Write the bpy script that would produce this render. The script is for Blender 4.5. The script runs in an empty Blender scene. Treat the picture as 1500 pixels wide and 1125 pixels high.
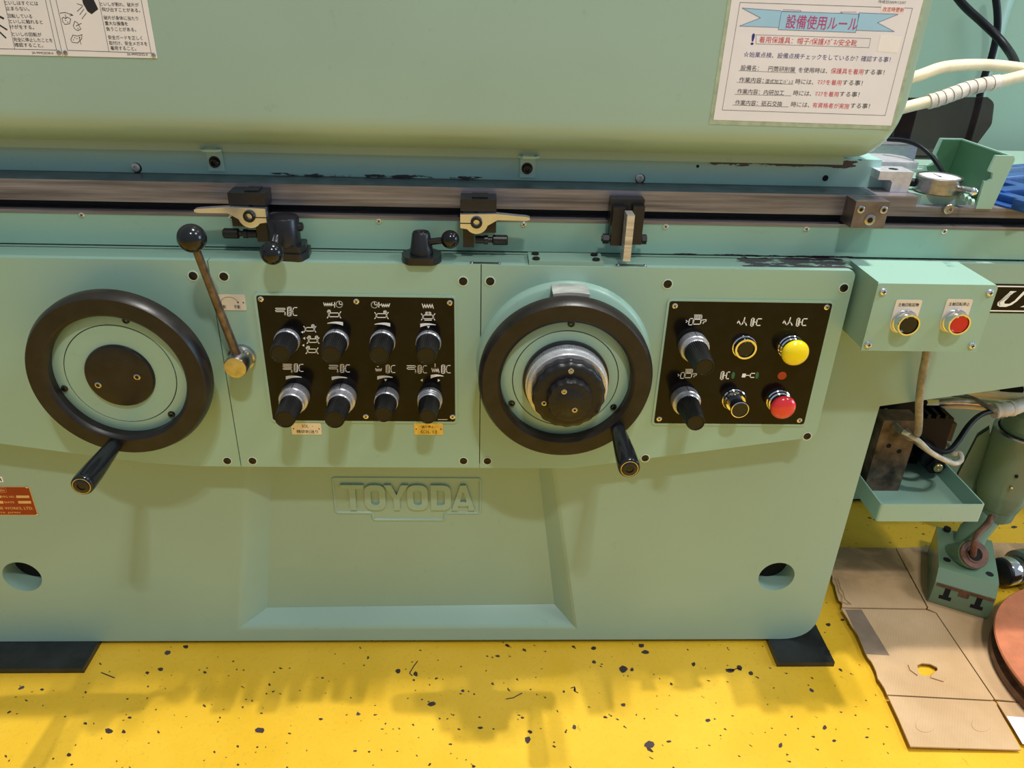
import bpy, bmesh, math, random
from mathutils import Vector, Matrix
from math import radians as rd, pi, cos, sin
random.seed(7)
S = bpy.context.scene
COL = S.collection
H = 1.325                      # camera height; all coordinates below are relative to the lens height, then lifted by H

# ------------------------------------------------------------ camera, world, lights, exposure
YAW, PIT, ROL, FPX = rd(2.532), rd(27.82), rd(1.741), 1127.0
_f = Vector((sin(YAW)*cos(PIT), cos(YAW)*cos(PIT), -sin(PIT)))
_r = Vector((cos(YAW), -sin(YAW), 0)); _u = _r.cross(_f)
_r, _u = cos(ROL)*_r + sin(ROL)*_u, -sin(ROL)*_r + cos(ROL)*_u
CAMP = Vector((0, -1.2, 0))
cam = bpy.data.objects.new('camera', bpy.data.cameras.new('camera')); COL.objects.link(cam)
cam.data.sensor_width = 36; cam.data.lens = FPX/1500*36; cam.data.clip_start = .05
m = Matrix((_r, _u, -_f)).transposed().to_4x4(); m.translation = CAMP; cam.matrix_world = m
S.camera = cam

def lamp(name, loc, target, sx, sy, power, color, spread=pi):
    d = bpy.data.lights.new(name, 'AREA'); d.shape = 'RECTANGLE'; d.size = sx; d.size_y = sy
    d.energy = power; d.color = color; d.spread = spread
    o = bpy.data.objects.new(name, d); COL.objects.link(o)
    o.location = loc; o.rotation_euler = (Vector(target)-Vector(loc)).to_track_quat('-Z', 'Y').to_euler()
    return o
W = bpy.data.worlds.new('hall'); S.world = W; W.use_nodes = True
wn = W.node_tree; wn.nodes['Background'].inputs[0].default_value = (.76, .88, 1.0, 1); wn.nodes['Background'].inputs[1].default_value = .35
lamp('ceiling_lamp', (1.15, .20, 4.4), (0, 0, -1), .10, .08, 165, (1, .97, .92))
lamp('ceiling_lamp', (.85, .19, 4.4), (0, 0, -1), .26, .10, 110, (1, .97, .92))
lamp('ceiling_lamp', (.45, -3.0, 4.1), (0, 0, -1), .14, .12, 55, (1, .98, .95))
lamp('ceiling_lamp', (.70, -3.1, 4.1), (0, 0, -1), .40, .12, 55, (1, .98, .95))
lamp('hall_window_light', (5.0, -.55, .5), (0, 0, -.9), 1.6, 1.6, 75, (.50, .74, 1))
lamp('ceiling_lamp', (3.6, -1.3, 3.6), (.9, .1, -1.3), 1.0, 1.0, 70, (1, .98, .96))
S.view_settings.view_transform = 'Standard'; S.view_settings.look = 'None'
S.view_settings.gamma = 1; S.view_settings.use_curve_mapping = False
S.view_settings.exposure = 0.0

# ------------------------------------------------------------ placing: a sight line met with a real plane
def _ray(x, y): return _f + _r*((x-750)/FPX) - _u*((y-562.5)/FPX)
def onY(x, y, Y): d = _ray(x, y); return CAMP + d*((Y-CAMP.y)/d.y)
def onZ(x, y, Z): d = _ray(x, y); return CAMP + d*((Z-CAMP.z)/d.z)
def XZ(x, y, Y): p = onY(x, y, Y); return (p.x, p.z)

# ------------------------------------------------------------ materials
MATS = {}
def nodes(name):
    m = bpy.data.materials.new(name); m.use_nodes = True; MATS[name] = m
    return m, m.node_tree, m.node_tree.nodes['Principled BSDF']
def N(nt, typ, **kw):
    n = nt.nodes.new(typ)
    for k, v in kw.items():
        if k in n.inputs: n.inputs[k].default_value = v
        else: setattr(n, k, v)
    return n
def mixc(nt, fac, a, b):
    n = nt.nodes.new('ShaderNodeMix'); n.data_type = 'RGBA'
    for sock, v in ((n.inputs[0], fac), (n.inputs[6], a), (n.inputs[7], b)):
        if isinstance(v, bpy.types.NodeSocket): nt.links.new(v, sock)
        else: sock.default_value = v if not isinstance(v, tuple) else (v+(1,) if len(v) == 3 else v)
    return n.outputs[2]
def math_(nt, op, a, b=0.0, clamp=False):
    n = nt.nodes.new('ShaderNodeMath'); n.operation = op; n.use_clamp = clamp
    for i, v in enumerate((a, b)):
        if isinstance(v, bpy.types.NodeSocket): nt.links.new(v, n.inputs[i])
        else: n.inputs[i].default_value = v
    return n.outputs[0]
def noise(nt, scale, detail=3, rough=.5, dist=0, vec=None, stretch=None):
    n = N(nt, 'ShaderNodeTexNoise'); n.inputs['Scale'].default_value = scale
    n.inputs['Detail'].default_value = detail; n.inputs['Roughness'].default_value = rough; n.inputs['Distortion'].default_value = dist
    tc = N(nt, 'ShaderNodeNewGeometry').outputs['Position'] if vec is None else vec
    if stretch:
        mp = N(nt, 'ShaderNodeMapping'); mp.inputs['Scale'].default_value = stretch
        nt.links.new(tc, mp.inputs[0]); tc = mp.outputs[0]
    nt.links.new(tc, n.inputs[0]); return n.outputs[0]
def ramp(nt, fac, lo, hi):
    n = nt.nodes.new('ShaderNodeMapRange'); n.clamp = True
    nt.links.new(fac, n.inputs[0]); n.inputs[1].default_value = lo; n.inputs[2].default_value = hi
    return n.outputs[0]
def bump(nt, bs, h, strength, dist=.001):
    b = N(nt, 'ShaderNodeBump'); b.inputs['Strength'].default_value = strength; b.inputs['Distance'].default_value = dist
    nt.links.new(h, b.inputs['Height']); nt.links.new(b.outputs[0], bs.inputs['Normal'])
def simple(name, col, rough=.4, metal=0, var=.12, vscale=30, stretch=None, bs_=0, bscale=200, coat=0, spec=None, bstretch=None):
    m, nt, b = nodes(name)
    b.inputs['Roughness'].default_value = rough; b.inputs['Metallic'].default_value = metal
    if coat: b.inputs['Coat Weight'].default_value = coat; b.inputs['Coat Roughness'].default_value = .12
    if spec is not None: b.inputs['Specular IOR Level'].default_value = spec
    f = noise(nt, vscale, 4, .6, 0, None, stretch)
    dark = tuple(c*(1-var*1.6) for c in col); lite = tuple(min(1, c*(1+var)) for c in col)
    nt.links.new(mixc(nt, ramp(nt, f, .3, .7), dark, lite), b.inputs['Base Color'])
    if bs_: bump(nt, b, noise(nt, bscale, 2, .5, 0, None, bstretch), bs_)
    return m
def sepxyz(nt):
    s = N(nt, 'ShaderNodeSeparateXYZ'); nt.links.new(N(nt, 'ShaderNodeNewGeometry').outputs['Position'], s.inputs[0]); return s.outputs
def paint(name, col, rough=.33, chips=(), grime=0.0, bstr=.12):
    """machine enamel: orange peel, faint stains; chips = (xlo, xhi, zcentre, half height, threshold) worn patches in world space"""
    m, nt, b = nodes(name)
    f = noise(nt, 2.2, 3, .55); c = mixc(nt, ramp(nt, f, .35, .7), tuple(x*.94 for x in col), tuple(min(1, x*1.04) for x in col))
    f2 = noise(nt, 38, 5, .7); c = mixc(nt, math_(nt, 'MULTIPLY', ramp(nt, f2, .62, .8), .25+grime), c, (.13, .17, .11))
    b.inputs['Roughness'].default_value = rough
    b.inputs['Specular IOR Level'].default_value = .6
    if chips:
        x, y, z = sepxyz(nt)
        nz = noise(nt, 55, 5, .7, .3, None, (.35, 1, 1.3)); tot = None
        for (x0, x1, zc, hh, th) in chips:
            zz = math_(nt, 'ABSOLUTE', math_(nt, 'SUBTRACT', z, zc+H))
            band = ramp(nt, zz, hh, hh*.3)
            xin = math_(nt, 'MULTIPLY', ramp(nt, x, x0, x0+.03), ramp(nt, x, x1, x1-.03))
            v = math_(nt, 'MULTIPLY', band, xin)
            v = ramp(nt, math_(nt, 'ADD', nz, math_(nt, 'MULTIPLY', v, .3)), th+.3, th+.32)
            v = math_(nt, 'MULTIPLY', v, math_(nt, 'GREATER_THAN', math_(nt, 'MULTIPLY', band, xin), .02))
            tot = v if tot is None else math_(nt, 'MAXIMUM', tot, v)
        c = mixc(nt, tot, c, (.045, .032, .04))
    nt.links.new(c, b.inputs['Base Color'])
    bump(nt, b, noise(nt, 160, 2, .5), bstr, .0006)
    return m
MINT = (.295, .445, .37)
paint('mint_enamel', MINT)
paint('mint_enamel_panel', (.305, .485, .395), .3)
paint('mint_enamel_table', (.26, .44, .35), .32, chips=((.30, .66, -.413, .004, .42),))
paint('mint_enamel_ledge_shaded', (.235, .375, .30), .35, chips=((.42, .64, -.4155, .006, .43),))  # darker mint: the guard's shade is put into the colour; chips are wear
paint('mint_enamel_flange_lit', (.36, .60, .56), .33, chips=((.36, .66, -.2665, .010, .36), (-.38, .02, -.3035, .005, .46), (-1.2, -.84, -.3035, .005, .45)))  # lighter, bluer mint: blue reflected light is put into the colour; chips are wear
paint('mint_enamel_bracket', (.42, .64, .56), .33)
simple('rail_top_shade', (.035, .055, .065), .35, var=.3)  # near-black colour for the shade painted on the rail top
simple('edge_halo', (.60, .70, .55), .4, var=.05)  # pale colour painting the bright halo around the cover screws
simple('index_steel', (.62, .60, .56), .3, metal=.45, var=.25, vscale=50, stretch=(.3, 1, 4))
paint('mint_enamel_guard', (.335, .48, .405), .28, bstr=.08)
paint('dark_green_and_shade', (.06, .15, .075), .3)  # dark green paint, also used as painted shade inside the channel bracket
paint('rear_enamel', (.25, .38, .30), .4)
paint('casting_green', (.17, .27, .17), .25, bstr=.3)
simple('black_plate', (.006, .005, .005), .13, var=.3, spec=.22, bs_=.03, bscale=400)
simple('rim_black', (.017, .014, .012), .36, var=.25, spec=.36, bs_=.08, bscale=300)
simple('scallop_black', (.012, .012, .013), .34, var=.1, spec=.35)
simple('bakelite', (.008, .009, .011), .14, var=.1, spec=.35, coat=.15)
simple('knob_black', (.010, .010, .010), .38, var=.2, spec=.4)
simple('knob_cap', (.012, .011, .009), .25, var=.2, spec=.3)
simple('oxide_steel', (.022, .022, .026), .30, metal=.3, var=.2, bs_=.1)
simple('steel', (.50, .48, .48), .28, metal=1, var=.2, vscale=60)
simple('steel_brushed', (.60, .60, .63), .3, metal=.65, var=.15, vscale=80, stretch=(1, 1, 12))
simple('chrome', (.78, .78, .80), .08, metal=1, var=.04)
simple('chrome_gold', (.72, .74, .80), .24, metal=.85, var=.08)
simple('brass', (.62, .50, .24), .32, metal=.75, var=.18, vscale=90)
simple('screw_bright', (.75, .72, .62), .25, metal=.8, var=.1)
simple('screw_dark', (.012, .012, .013), .3, metal=.3, var=.2)
simple('slot_dark', (.01, .01, .012), .6, var=.2)
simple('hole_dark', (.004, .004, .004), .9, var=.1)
simple('print_white', (.93, .93, .92), .5, var=.03)
simple('print_black', (.015, .015, .02), .5, var=.03)
simple('print_red', (.62, .03, .05), .5, var=.03)
simple('print_magenta', (.50, .05, .22), .5, var=.03)
simple('print_navy', (.03, .03, .22), .5, var=.03)
simple('print_sky', (.36, .62, .84), .5, var=.02)
simple('print_green', (.02, .14, .07), .5, var=.03)
simple('paper', (.86, .83, .88), .28, var=.03, vscale=12, coat=.3)
simple('sticker', (.90, .86, .86), .5, var=.02)
simple('laminate', (.42, .50, .36), .12, var=.15, vscale=60, coat=.5)
simple('sign_plate', (.82, .79, .80), .3, var=.03, vscale=10)
simple('label_plate', (.78, .71, .62), .3, var=.05, metal=.2)
simple('name_red', (.30, .018, .008), .3, var=.12)
simple('name_gold', (.70, .48, .26), .3, metal=.4, var=.08)
simple('yellow_button', (.90, .72, .01), .15, var=.03, coat=.5)
simple('red_button', (.72, .03, .04), .15, var=.05, coat=.5)
simple('red_disc', (.55, .04, .03), .3, var=.05)
simple('red_lacquer', (.55, .015, .02), .25, var=.05)
simple('rubber_black', (.009, .010, .013), .4, var=.15, spec=.15)
simple('machined_steel', (.68, .67, .72), .3, metal=.4, var=.12, vscale=70)
simple('plate_black', (.018, .020, .022), .32, var=.3, vscale=25, bs_=.1)
simple('hose_cream', (.80, .68, .46), .35, var=.08)
simple('hose_wrap', (.66, .58, .48), .6, var=.25, vscale=45)
simple('tape_white', (.72, .68, .64), .45, var=.1)
simple('cable_grey', (.26, .24, .20), .45, var=.3, vscale=60)
simple('cable_white', (.55, .51, .42), .45, var=.2, vscale=60)
simple('rust_plate', (.18, .12, .08), .55, metal=.3, var=.5, vscale=22, bs_=.4, bscale=90)
simple('rust_brown', (.15, .065, .035), .5, var=.3, vscale=40)
simple('blue_enamel', (.015, .07, .26), .3, var=.2)
simple('disc_orange', (.60, .19, .085), .5, var=.14, vscale=18, bs_=.15)
simple('packing_tape', (.24, .17, .12), .2, var=.08)
simple('floor_chip', (.045, .028, .03), .5, var=.3)
simple('cork', (.55, .38, .18), .6, var=.2)
simple('clamp_steel', (.20, .17, .17), .35, metal=.7, var=.2, vscale=40)
simple('wear_grey', (.10, .09, .10), .5, var=.2, metal=.3)

m, nt, b = nodes('rail_steel')      # ground rail, streaked along X, brownish scale
f1 = noise(nt, 30, 5, .65, 0, None, (.10, 1, 3)); f2 = noise(nt, 6, 4, .6)
c = mixc(nt, ramp(nt, f1, .35, .68), (.105, .098, .112), (.32, .30, .33)); c = mixc(nt, math_(nt, 'MULTIPLY', ramp(nt, f2, .5, .75), .5), c, (.16, .10, .07))
nt.links.new(c, b.inputs['Base Color']); b.inputs['Metallic'].default_value = .5; b.inputs['Roughness'].default_value = .38

m, nt, b = nodes('smoked_plastic')
b.inputs['Base Color'].default_value = (.17, .12, .12, 1); b.inputs['Roughness'].default_value = .06
b.inputs['Transmission Weight'].default_value = .92; b.inputs['IOR'].default_value = 1.2
m, nt, b = nodes('clear_film')
b.inputs['Base Color'].default_value = (.95, .97, .93, 1); b.inputs['Roughness'].default_value = .1
b.inputs['Alpha'].default_value = .22

m, nt, b = nodes('yellow_floor')    # coated concrete: worn yellow paint, dust, dark chips and hair scratches
g = N(nt, 'ShaderNodeNewGeometry').outputs['Position']
f = noise(nt, 3, 5, .6); c = mixc(nt, ramp(nt, f, .3, .7), (.70, .405, .018), (.82, .50, .04))
f = noise(nt, 90, 4, .75); c = mixc(nt, math_(nt, 'MULTIPLY', ramp(nt, f, .55, .75), .55), c, (.50, .31, .035))
f = noise(nt, 260, 3, .7, .5); c = mixc(nt, math_(nt, 'MULTIPLY', ramp(nt, f, .62, .72), .45), c, (.34, .20, .03))
def vor(scale, lo, hi, gate_scale, gate, stretch=None, rot=0):
    v = N(nt, 'ShaderNodeTexVoronoi'); v.inputs['Scale'].default_value = scale; v.inputs['Randomness'].default_value = 1
    mp = N(nt, 'ShaderNodeMapping'); mp.inputs['Scale'].default_value = stretch or (1, 1, 1); mp.inputs['Rotation'].default_value = (0, 0, rot)
    dn = noise(nt, 60, 3, .6); ad = N(nt, 'ShaderNodeVectorMath'); ad.operation = 'ADD'
    cx = N(nt, 'ShaderNodeCombineXYZ'); nt.links.new(math_(nt, 'MULTIPLY', dn, .02), cx.inputs[0]); nt.links.new(math_(nt, 'MULTIPLY', dn, -.015), cx.inputs[1])
    nt.links.new(g, ad.inputs[0]); nt.links.new(cx.outputs[0], ad.inputs[1]); nt.links.new(ad.outputs[0], mp.inputs[0]); nt.links.new(mp.outputs[0], v.inputs['Vector'])
    s = N(nt, 'ShaderNodeSeparateColor'); nt.links.new(v.outputs['Color'], s.inputs[0])
    near = ramp(nt, v.outputs['Distance'], hi, lo); pick = math_(nt, 'GREATER_THAN', s.outputs[0], gate)
    return math_(nt, 'MULTIPLY', near, pick)
c = mixc(nt, vor(26, .08, .11, 0, .72), c, (.035, .018, .015))
c = mixc(nt, vor(75, .14, .19, 0, .74), c, (.06, .035, .02))
c = mixc(nt, vor(9, .05, .06, 0, .35), c, (.06, .05, .06))
c = mixc(nt, math_(nt, 'MULTIPLY', vor(30, .02, .05, 0, .7, (1, .16, 1), .5), .7), c, (.25, .14, .03))
c = mixc(nt, math_(nt, 'MULTIPLY', vor(26, .02, .05, 0, .75, (1, .14, 1), -.9), .6), c, (.25, .14, .03))
nt.links.new(c, b.inputs['Base Color']); b.inputs['Roughness'].default_value = .30; b.inputs['Specular IOR Level'].default_value = .5
bump(nt, b, noise(nt, 70, 4, .6), .25, .001)

m, nt, b = nodes('cardboard')
f = noise(nt, 5, 4, .6); c = mixc(nt, ramp(nt, f, .35, .7), (.50, .31, .15), (.64, .42, .23))
w = N(nt, 'ShaderNodeTexWave'); w.inputs['Scale'].default_value = 60; w.inputs['Distortion'].default_value = 1.5
mp = N(nt, 'ShaderNodeMapping'); mp.inputs['Rotation'].default_value = (0, 0, .55)
nt.links.new(N(nt, 'ShaderNodeNewGeometry').outputs['Position'], mp.inputs[0]); nt.links.new(mp.outputs[0], w.inputs[0])
c = mixc(nt, math_(nt, 'MULTIPLY', w.outputs['Fac'], .12), c, (.66, .46, .26))
x, y, z = sepxyz(nt)      # oil stain soaked into the far end
st = math_(nt, 'MULTIPLY', ramp(nt, y, .20, .30), ramp(nt, noise(nt, 9, 4, .6, 1), .42, .62))
c = mixc(nt, math_(nt, 'MULTIPLY', st, .6), c, (.22, .14, .08))
nt.links.new(c, b.inputs['Base Color']); b.inputs['Roughness'].default_value = .75
bump(nt, b, w.outputs['Fac'], .15, .001)

# ------------------------------------------------------------ mesh helpers
def finish(name, bm, mat, parent=None, smooth=35, loc=None):
    bmesh.ops.recalc_face_normals(bm, faces=bm.faces)
    me = bpy.data.meshes.new(name); bm.to_mesh(me); bm.free()
    if smooth:
        me.polygons.foreach_set('use_smooth', [True]*len(me.polygons)); me.set_sharp_from_angle(angle=rd(smooth))
    me.materials.append(MATS[mat])
    o = bpy.data.objects.new(name, me); COL.objects.link(o)
    if parent: o.parent = parent
    if loc is not None: o.location = loc
    return o
def bevel(bm, w, seg=2, ang=30):
    if w > 0:
        es = [e for e in bm.edges if len(e.link_faces) == 2 and e.calc_face_angle(0) > rd(ang)]
        bmesh.ops.bevel(bm, geom=es, offset=w, segments=seg, affect='EDGES', profile=.5, clamp_overlap=True)
def box(bm, x0, x1, y0, y1, z0, z1, rot=None):
    v = [bm.verts.new((x, y, z)) for x in (x0, x1) for y in (y0, y1) for z in (z0, z1)]
    for f in ((0, 1, 3, 2), (4, 6, 7, 5), (0, 4, 5, 1), (2, 3, 7, 6), (0, 2, 6, 4), (1, 5, 7, 3)): bm.faces.new([v[i] for i in f])
    if rot is not None: bmesh.ops.transform(bm, matrix=rot, verts=v)
    return v
def prism(bm, poly, a, b, axis='Y'):
    """polygon extruded: axis Y -> poly in (x,z); axis X -> poly in (y,z); axis Z -> poly in (x,y)"""
    def P(p, t): return {'Y': (p[0], t, p[1]), 'X': (t, p[0], p[1]), 'Z': (p[0], p[1], t)}[axis]
    A = [bm.verts.new(P(p, a)) for p in poly]; B = [bm.verts.new(P(p, b)) for p in poly]
    n = len(poly); bm.faces.new(A); bm.faces.new(B[::-1])
    for i in range(n): bm.faces.new((A[i], A[(i+1) % n], B[(i+1) % n], B[i]))
def rounded(poly, r, seg=5):
    out = []; n = len(poly)
    for i in range(n):
        p0, p, p1 = Vector(poly[i-1]), Vector(poly[i]), Vector(poly[(i+1) % n])
        ri = r[i] if isinstance(r, (list, tuple)) else r
        if ri <= 0: out.append(tuple(p)); continue
        a = (p0-p).normalized(); b_ = (p1-p).normalized(); ang = a.angle(b_)
        t = min(ri/math.tan(ang/2), (p0-p).length*.49, (p1-p).length*.49)
        s, e = p+a*t, p+b_*t
        for k in range(seg+1):
            u = k/seg; out.append(tuple(s*(1-u)**2 + p*2*u*(1-u) + e*u*u))
    return out
def lathe(bm, prof, seg=32, axis='-Y', c=(0, 0, 0), mod=None, cap=True):
    """prof: (radius, height) pairs; height runs along axis"""
    rings = []; c = Vector(c)
    for (r, h) in prof:
        ring = []
        for k in range(seg):
            a = 2*pi*k/seg; rr = r*(mod(a, h, k) if mod else 1)
            u, v = rr*cos(a), rr*sin(a)
            p = {'-Y': (u, -h, v), 'Z': (u, v, h), 'X': (h, u, v), '-X': (-h, u, v)}[axis]
            ring.append(bm.verts.new(c+Vector(p)))
        rings.append(ring)
    for A, B in zip(rings, rings[1:]):
        for k in range(seg): bm.faces.new((A[k], A[(k+1) % seg], B[(k+1) % seg], B[k]))
    if cap:
        bm.faces.new(rings[0]); bm.faces.new(rings[-1][::-1])
    return rings
def ringlathe(bm, prof, seg=48, **kw):
    """closed profile (a ring with a hole)"""
    rings = lathe(bm, prof, seg, cap=False, **kw)
    A, B = rings[-1], rings[0]
    for k in range(seg): bm.faces.new((A[k], A[(k+1) % seg], B[(k+1) % seg], B[k]))
def ball(bm, c, r, u=24, v=14):
    bmesh.ops.create_uvsphere(bm, u_segments=u, v_segments=v, radius=r, matrix=Matrix.Translation(c))
def spline(pts, n=8):
    pts = [Vector(p) for p in pts]; P = [pts[0]*2-pts[1]]+pts+[pts[-1]*2-pts[-2]]; out = []
    for i in range(1, len(P)-2):
        for k in range(n):
            t = k/n; a, b_, c, d = P[i-1:i+3]
            out.append(.5*((2*b_)+(c-a)*t+(2*a-5*b_+4*c-d)*t*t+(3*b_-a-3*c+d)*t**3))
    return out+[pts[-1]]
def tube(bm, pts, r, seg=12, n=8, smooth=True):
    P = spline(pts, n) if smooth else [Vector(p) for p in pts]
    rings = []; up = Vector((0, 0, 1)); last = None
    for i, p in enumerate(P):
        t = (P[min(i+1, len(P)-1)]-P[max(i-1, 0)]).normalized()
        if last is None:
            s = t.cross(up) if abs(t.z) < .9 else t.cross(Vector((1, 0, 0)))
        else: s = last - t*last.dot(t)
        s.normalize(); last = s; q = t.cross(s)
        rr = r(i/(len(P)-1)) if callable(r) else r
        rings.append([bm.verts.new(p+s*rr*cos(2*pi*k/seg)+q*rr*sin(2*pi*k/seg)) for k in range(seg)])
    for A, B in zip(rings, rings[1:]):
        for k in range(seg): bm.faces.new((A[k], A[(k+1) % seg], B[(k+1) % seg], B[k]))
    bm.faces.new(rings[0]); bm.faces.new(rings[-1][::-1])
def rod(bm, a, b, r, seg=16, r2=None):
    a, b = Vector(a), Vector(b); tube(bm, [a, b], (lambda t: r+(r2-r)*t) if r2 else r, seg, 1, False)
def thing(name, label, cat, loc=(0, 0, 0), group=None):
    o = bpy.data.objects.new(name, None); COL.objects.link(o); o.location = loc; o.empty_display_size = .02
    o['label'] = label; o['category'] = cat
    if group: o['group'] = group
    return o
def tag(o, label, cat, group=None):
    o['label'] = label; o['category'] = cat
    if group: o['group'] = group
    return o
def part(name, mat, parent, fn, smooth=35, bev=0, seg=2, label=None, loc=None):
    bm = bmesh.new(); fn(bm); bevel(bm, bev, seg) if bev else None
    o = finish(name, bm, mat, parent, smooth, loc)
    if label: o['label'] = label
    return o
def obox(name, mat, parent, x0, x1, y0, y1, z0, z1, bev=.001, **kw):
    return part(name, mat, parent, lambda bm: box(bm, x0, x1, y0, y1, z0, z1), bev=bev, **kw)
TXT = {}
def text_bm(bm, s, x0, z0, w, h, y=0, shear=0, bold=0, depth=.0002, align='L', space=1.0):
    """flat lettering facing -Y, fitted to width w and height h at (x0, z0) = lower left"""
    key = (s, shear, bold, space)
    if key not in TXT:
        cu = bpy.data.curves.new('t', 'FONT'); cu.body = s; cu.size = 1; cu.shear = shear; cu.offset = bold; cu.resolution_u = 2; cu.space_character = space
        ob = bpy.data.objects.new('t', cu); COL.objects.link(ob)
        bpy.context.view_layer.update()
        me = bpy.data.meshes.new_from_object(ob.evaluated_get(bpy.context.evaluated_depsgraph_get()))
        bpy.data.objects.remove(ob); bpy.data.curves.remove(cu); TXT[key] = me
    me = TXT[key]
    if not me.vertices: return
    xs = [v.co.x for v in me.vertices]; ys = [v.co.y for v in me.vertices]
    a, b_, c, d = min(xs), max(xs), min(ys), max(ys)
    sx = w/(b_-a) if w else h/(d-c); sy = h/(d-c) if h else sx
    vs = [bm.verts.new((x0+(v.co.x-a)*sx, y-depth, z0+(v.co.y-c)*sy)) for v in me.vertices]
    for p in me.polygons:
        try: bm.faces.new([vs[i] for i in p.vertices])
        except ValueError: pass
def strip(bm, pts, w, y=0, closed=False, d=.00025):
    """flat printed line in the XZ plane facing -Y"""
    P = [Vector(p) for p in pts]
    if closed: P.append(P[0])
    for a, b_ in zip(P, P[1:]):
        t = (b_-a)
        if t.length < 1e-7: continue
        t.normalize(); n = Vector((-t.y, t.x))*w/2; e = t*w/2
        q = [a-e+n, b_+e+n, b_+e-n, a-e-n]
        bm.faces.new([bm.verts.new((p.x, y-d, p.y)) for p in q])
def fillp(bm, pts, y=0, d=.00025):
    bm.faces.new([bm.verts.new((p[0], y-d, p[1])) for p in pts])
def rel(pts, o): return [(p[0]-o[0], p[1]-o[2]) for p in pts]
def socket_screw(parent, x, y, z, r=.0055, name='socket_screw', mat='screw_dark', h=.002):
    def f(bm):
        lathe(bm, [(r, 0), (r, h*.7), (r*.85, h), (r*.52, h), (r*.48, h*.2)], 16, '-Y', (x, y, z))
    return part(name, mat, parent, f)
def cross_screw(parent, x, y, z, r=.0042, mat='screw_bright', name='screw', ring=False, h=.0018):
    o = part(name, mat, parent, lambda bm: lathe(bm, [(r, 0), (r, h*.4), (r*.7, h*.9), (r*.3, h)], 16, '-Y', (x, y, z)))
    def f(bm):
        for a in (.6, .6+pi/2):
            c, s = cos(a), sin(a); L, w = r*.55, r*.13
            bm.faces.new([bm.verts.new((x+c*p-s*q, y-h*1.15, z+s*p+c*q)) for p, q in ((-L, -w), (L, -w), (L, w), (-L, w))])
    part('cross_slot', 'slot_dark', o, f, smooth=0)
    return o
# ============================================================ SETTING
F = -H
bm = bmesh.new(); box(bm, -5, 6, -8, 3.2, F-.05, F); o = finish('floor', bm, 'yellow_floor', smooth=0); o['kind'] = 'structure'
chips_px = [(380, 1070, 9, 5), (272, 947, 4, 3), (235, 980, 4, 3), (160, 1071, 6, 4), (181, 1072, 3, 3), (125, 1060, 3, 2), (101, 1106, 4, 3), (190, 1051, 3, 2), (583, 983, 4, 4), (609, 987, 4, 4), (606, 996, 2, 2), (632, 1031, 6, 4), (729, 961, 4, 2), (913, 980, 6, 5), (870, 950, 4, 3), (940, 946, 5, 3), (946, 955, 6, 3), (870, 970, 4, 3), (842, 1010, 2, 4), (826, 1013, 2, 2), (704, 1066, 4, 2), (765, 1051, 3, 2), (773, 1083, 4, 6), (841, 1065, 3, 4), (952, 1091, 8, 6), (980, 1086, 4, 2), (913, 1032, 4, 3), (1070, 982, 8, 3), (1083, 978, 4, 5), (1100, 986, 4, 3), (1016, 973, 3, 4), (926, 981, 3, 3), (1208, 1066, 3, 4), (1037, 1055, 4, 3), (1234, 908, 3, 2), (1213, 915, 4, 3), (1143, 1092, 3, 5), (1222, 1085, 3, 2), (300, 985, 3, 2), (520, 1100, 3, 2), (470, 1053, 3, 2), (678, 1012, 3, 2), (1270, 1080, 3, 2), (1160, 1050, 2, 2), (560, 1068, 3, 1), (660, 1090, 3, 2), (62, 1010, 3, 2), (1440, 755, 4, 2), (1478, 762, 6, 2), (1486, 772, 5, 2)]
def chp(bm):
    R_ = random.Random(3)
    for x, y, a, b_ in chips_px:
        n = 7; P = [onZ(x+a*(.7+.5*R_.random())*cos(2*pi*i/n), y+b_*(.6+.6*R_.random())*sin(2*pi*i/n), F+.0003) for i in range(n)]
        bm.faces.new([bm.verts.new(p) for p in P])
    for L_ in ([(604, 990), (600, 986), (606, 976), (612, 968)], [(836, 1008), (842, 1006), (841, 1012), (847, 1015)], [(1063, 980), (1072, 982), (1080, 979), (1086, 981)], [(741, 1024), (752, 1022), (765, 1015)], [(148, 985), (158, 989), (168, 993)]):
        for q0, q1_ in zip(L_, L_[1:]):
            a, b_ = onZ(*q0, F+.0003), onZ(*q1_, F+.0003); n_ = Vector((-(b_-a).y, (b_-a).x, 0)).normalized()*.0012
            bm.faces.new([bm.verts.new(v) for v in (a+n_, b_+n_, b_-n_, a-n_)])
o_ = part('bare_floor_chips', 'floor_chip', o, chp, smooth=0); o_['kind'] = 'stuff'; o_['label'] = 'dark bare spots where the yellow paint has chipped'
FY = .055
ZL = -.415

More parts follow.
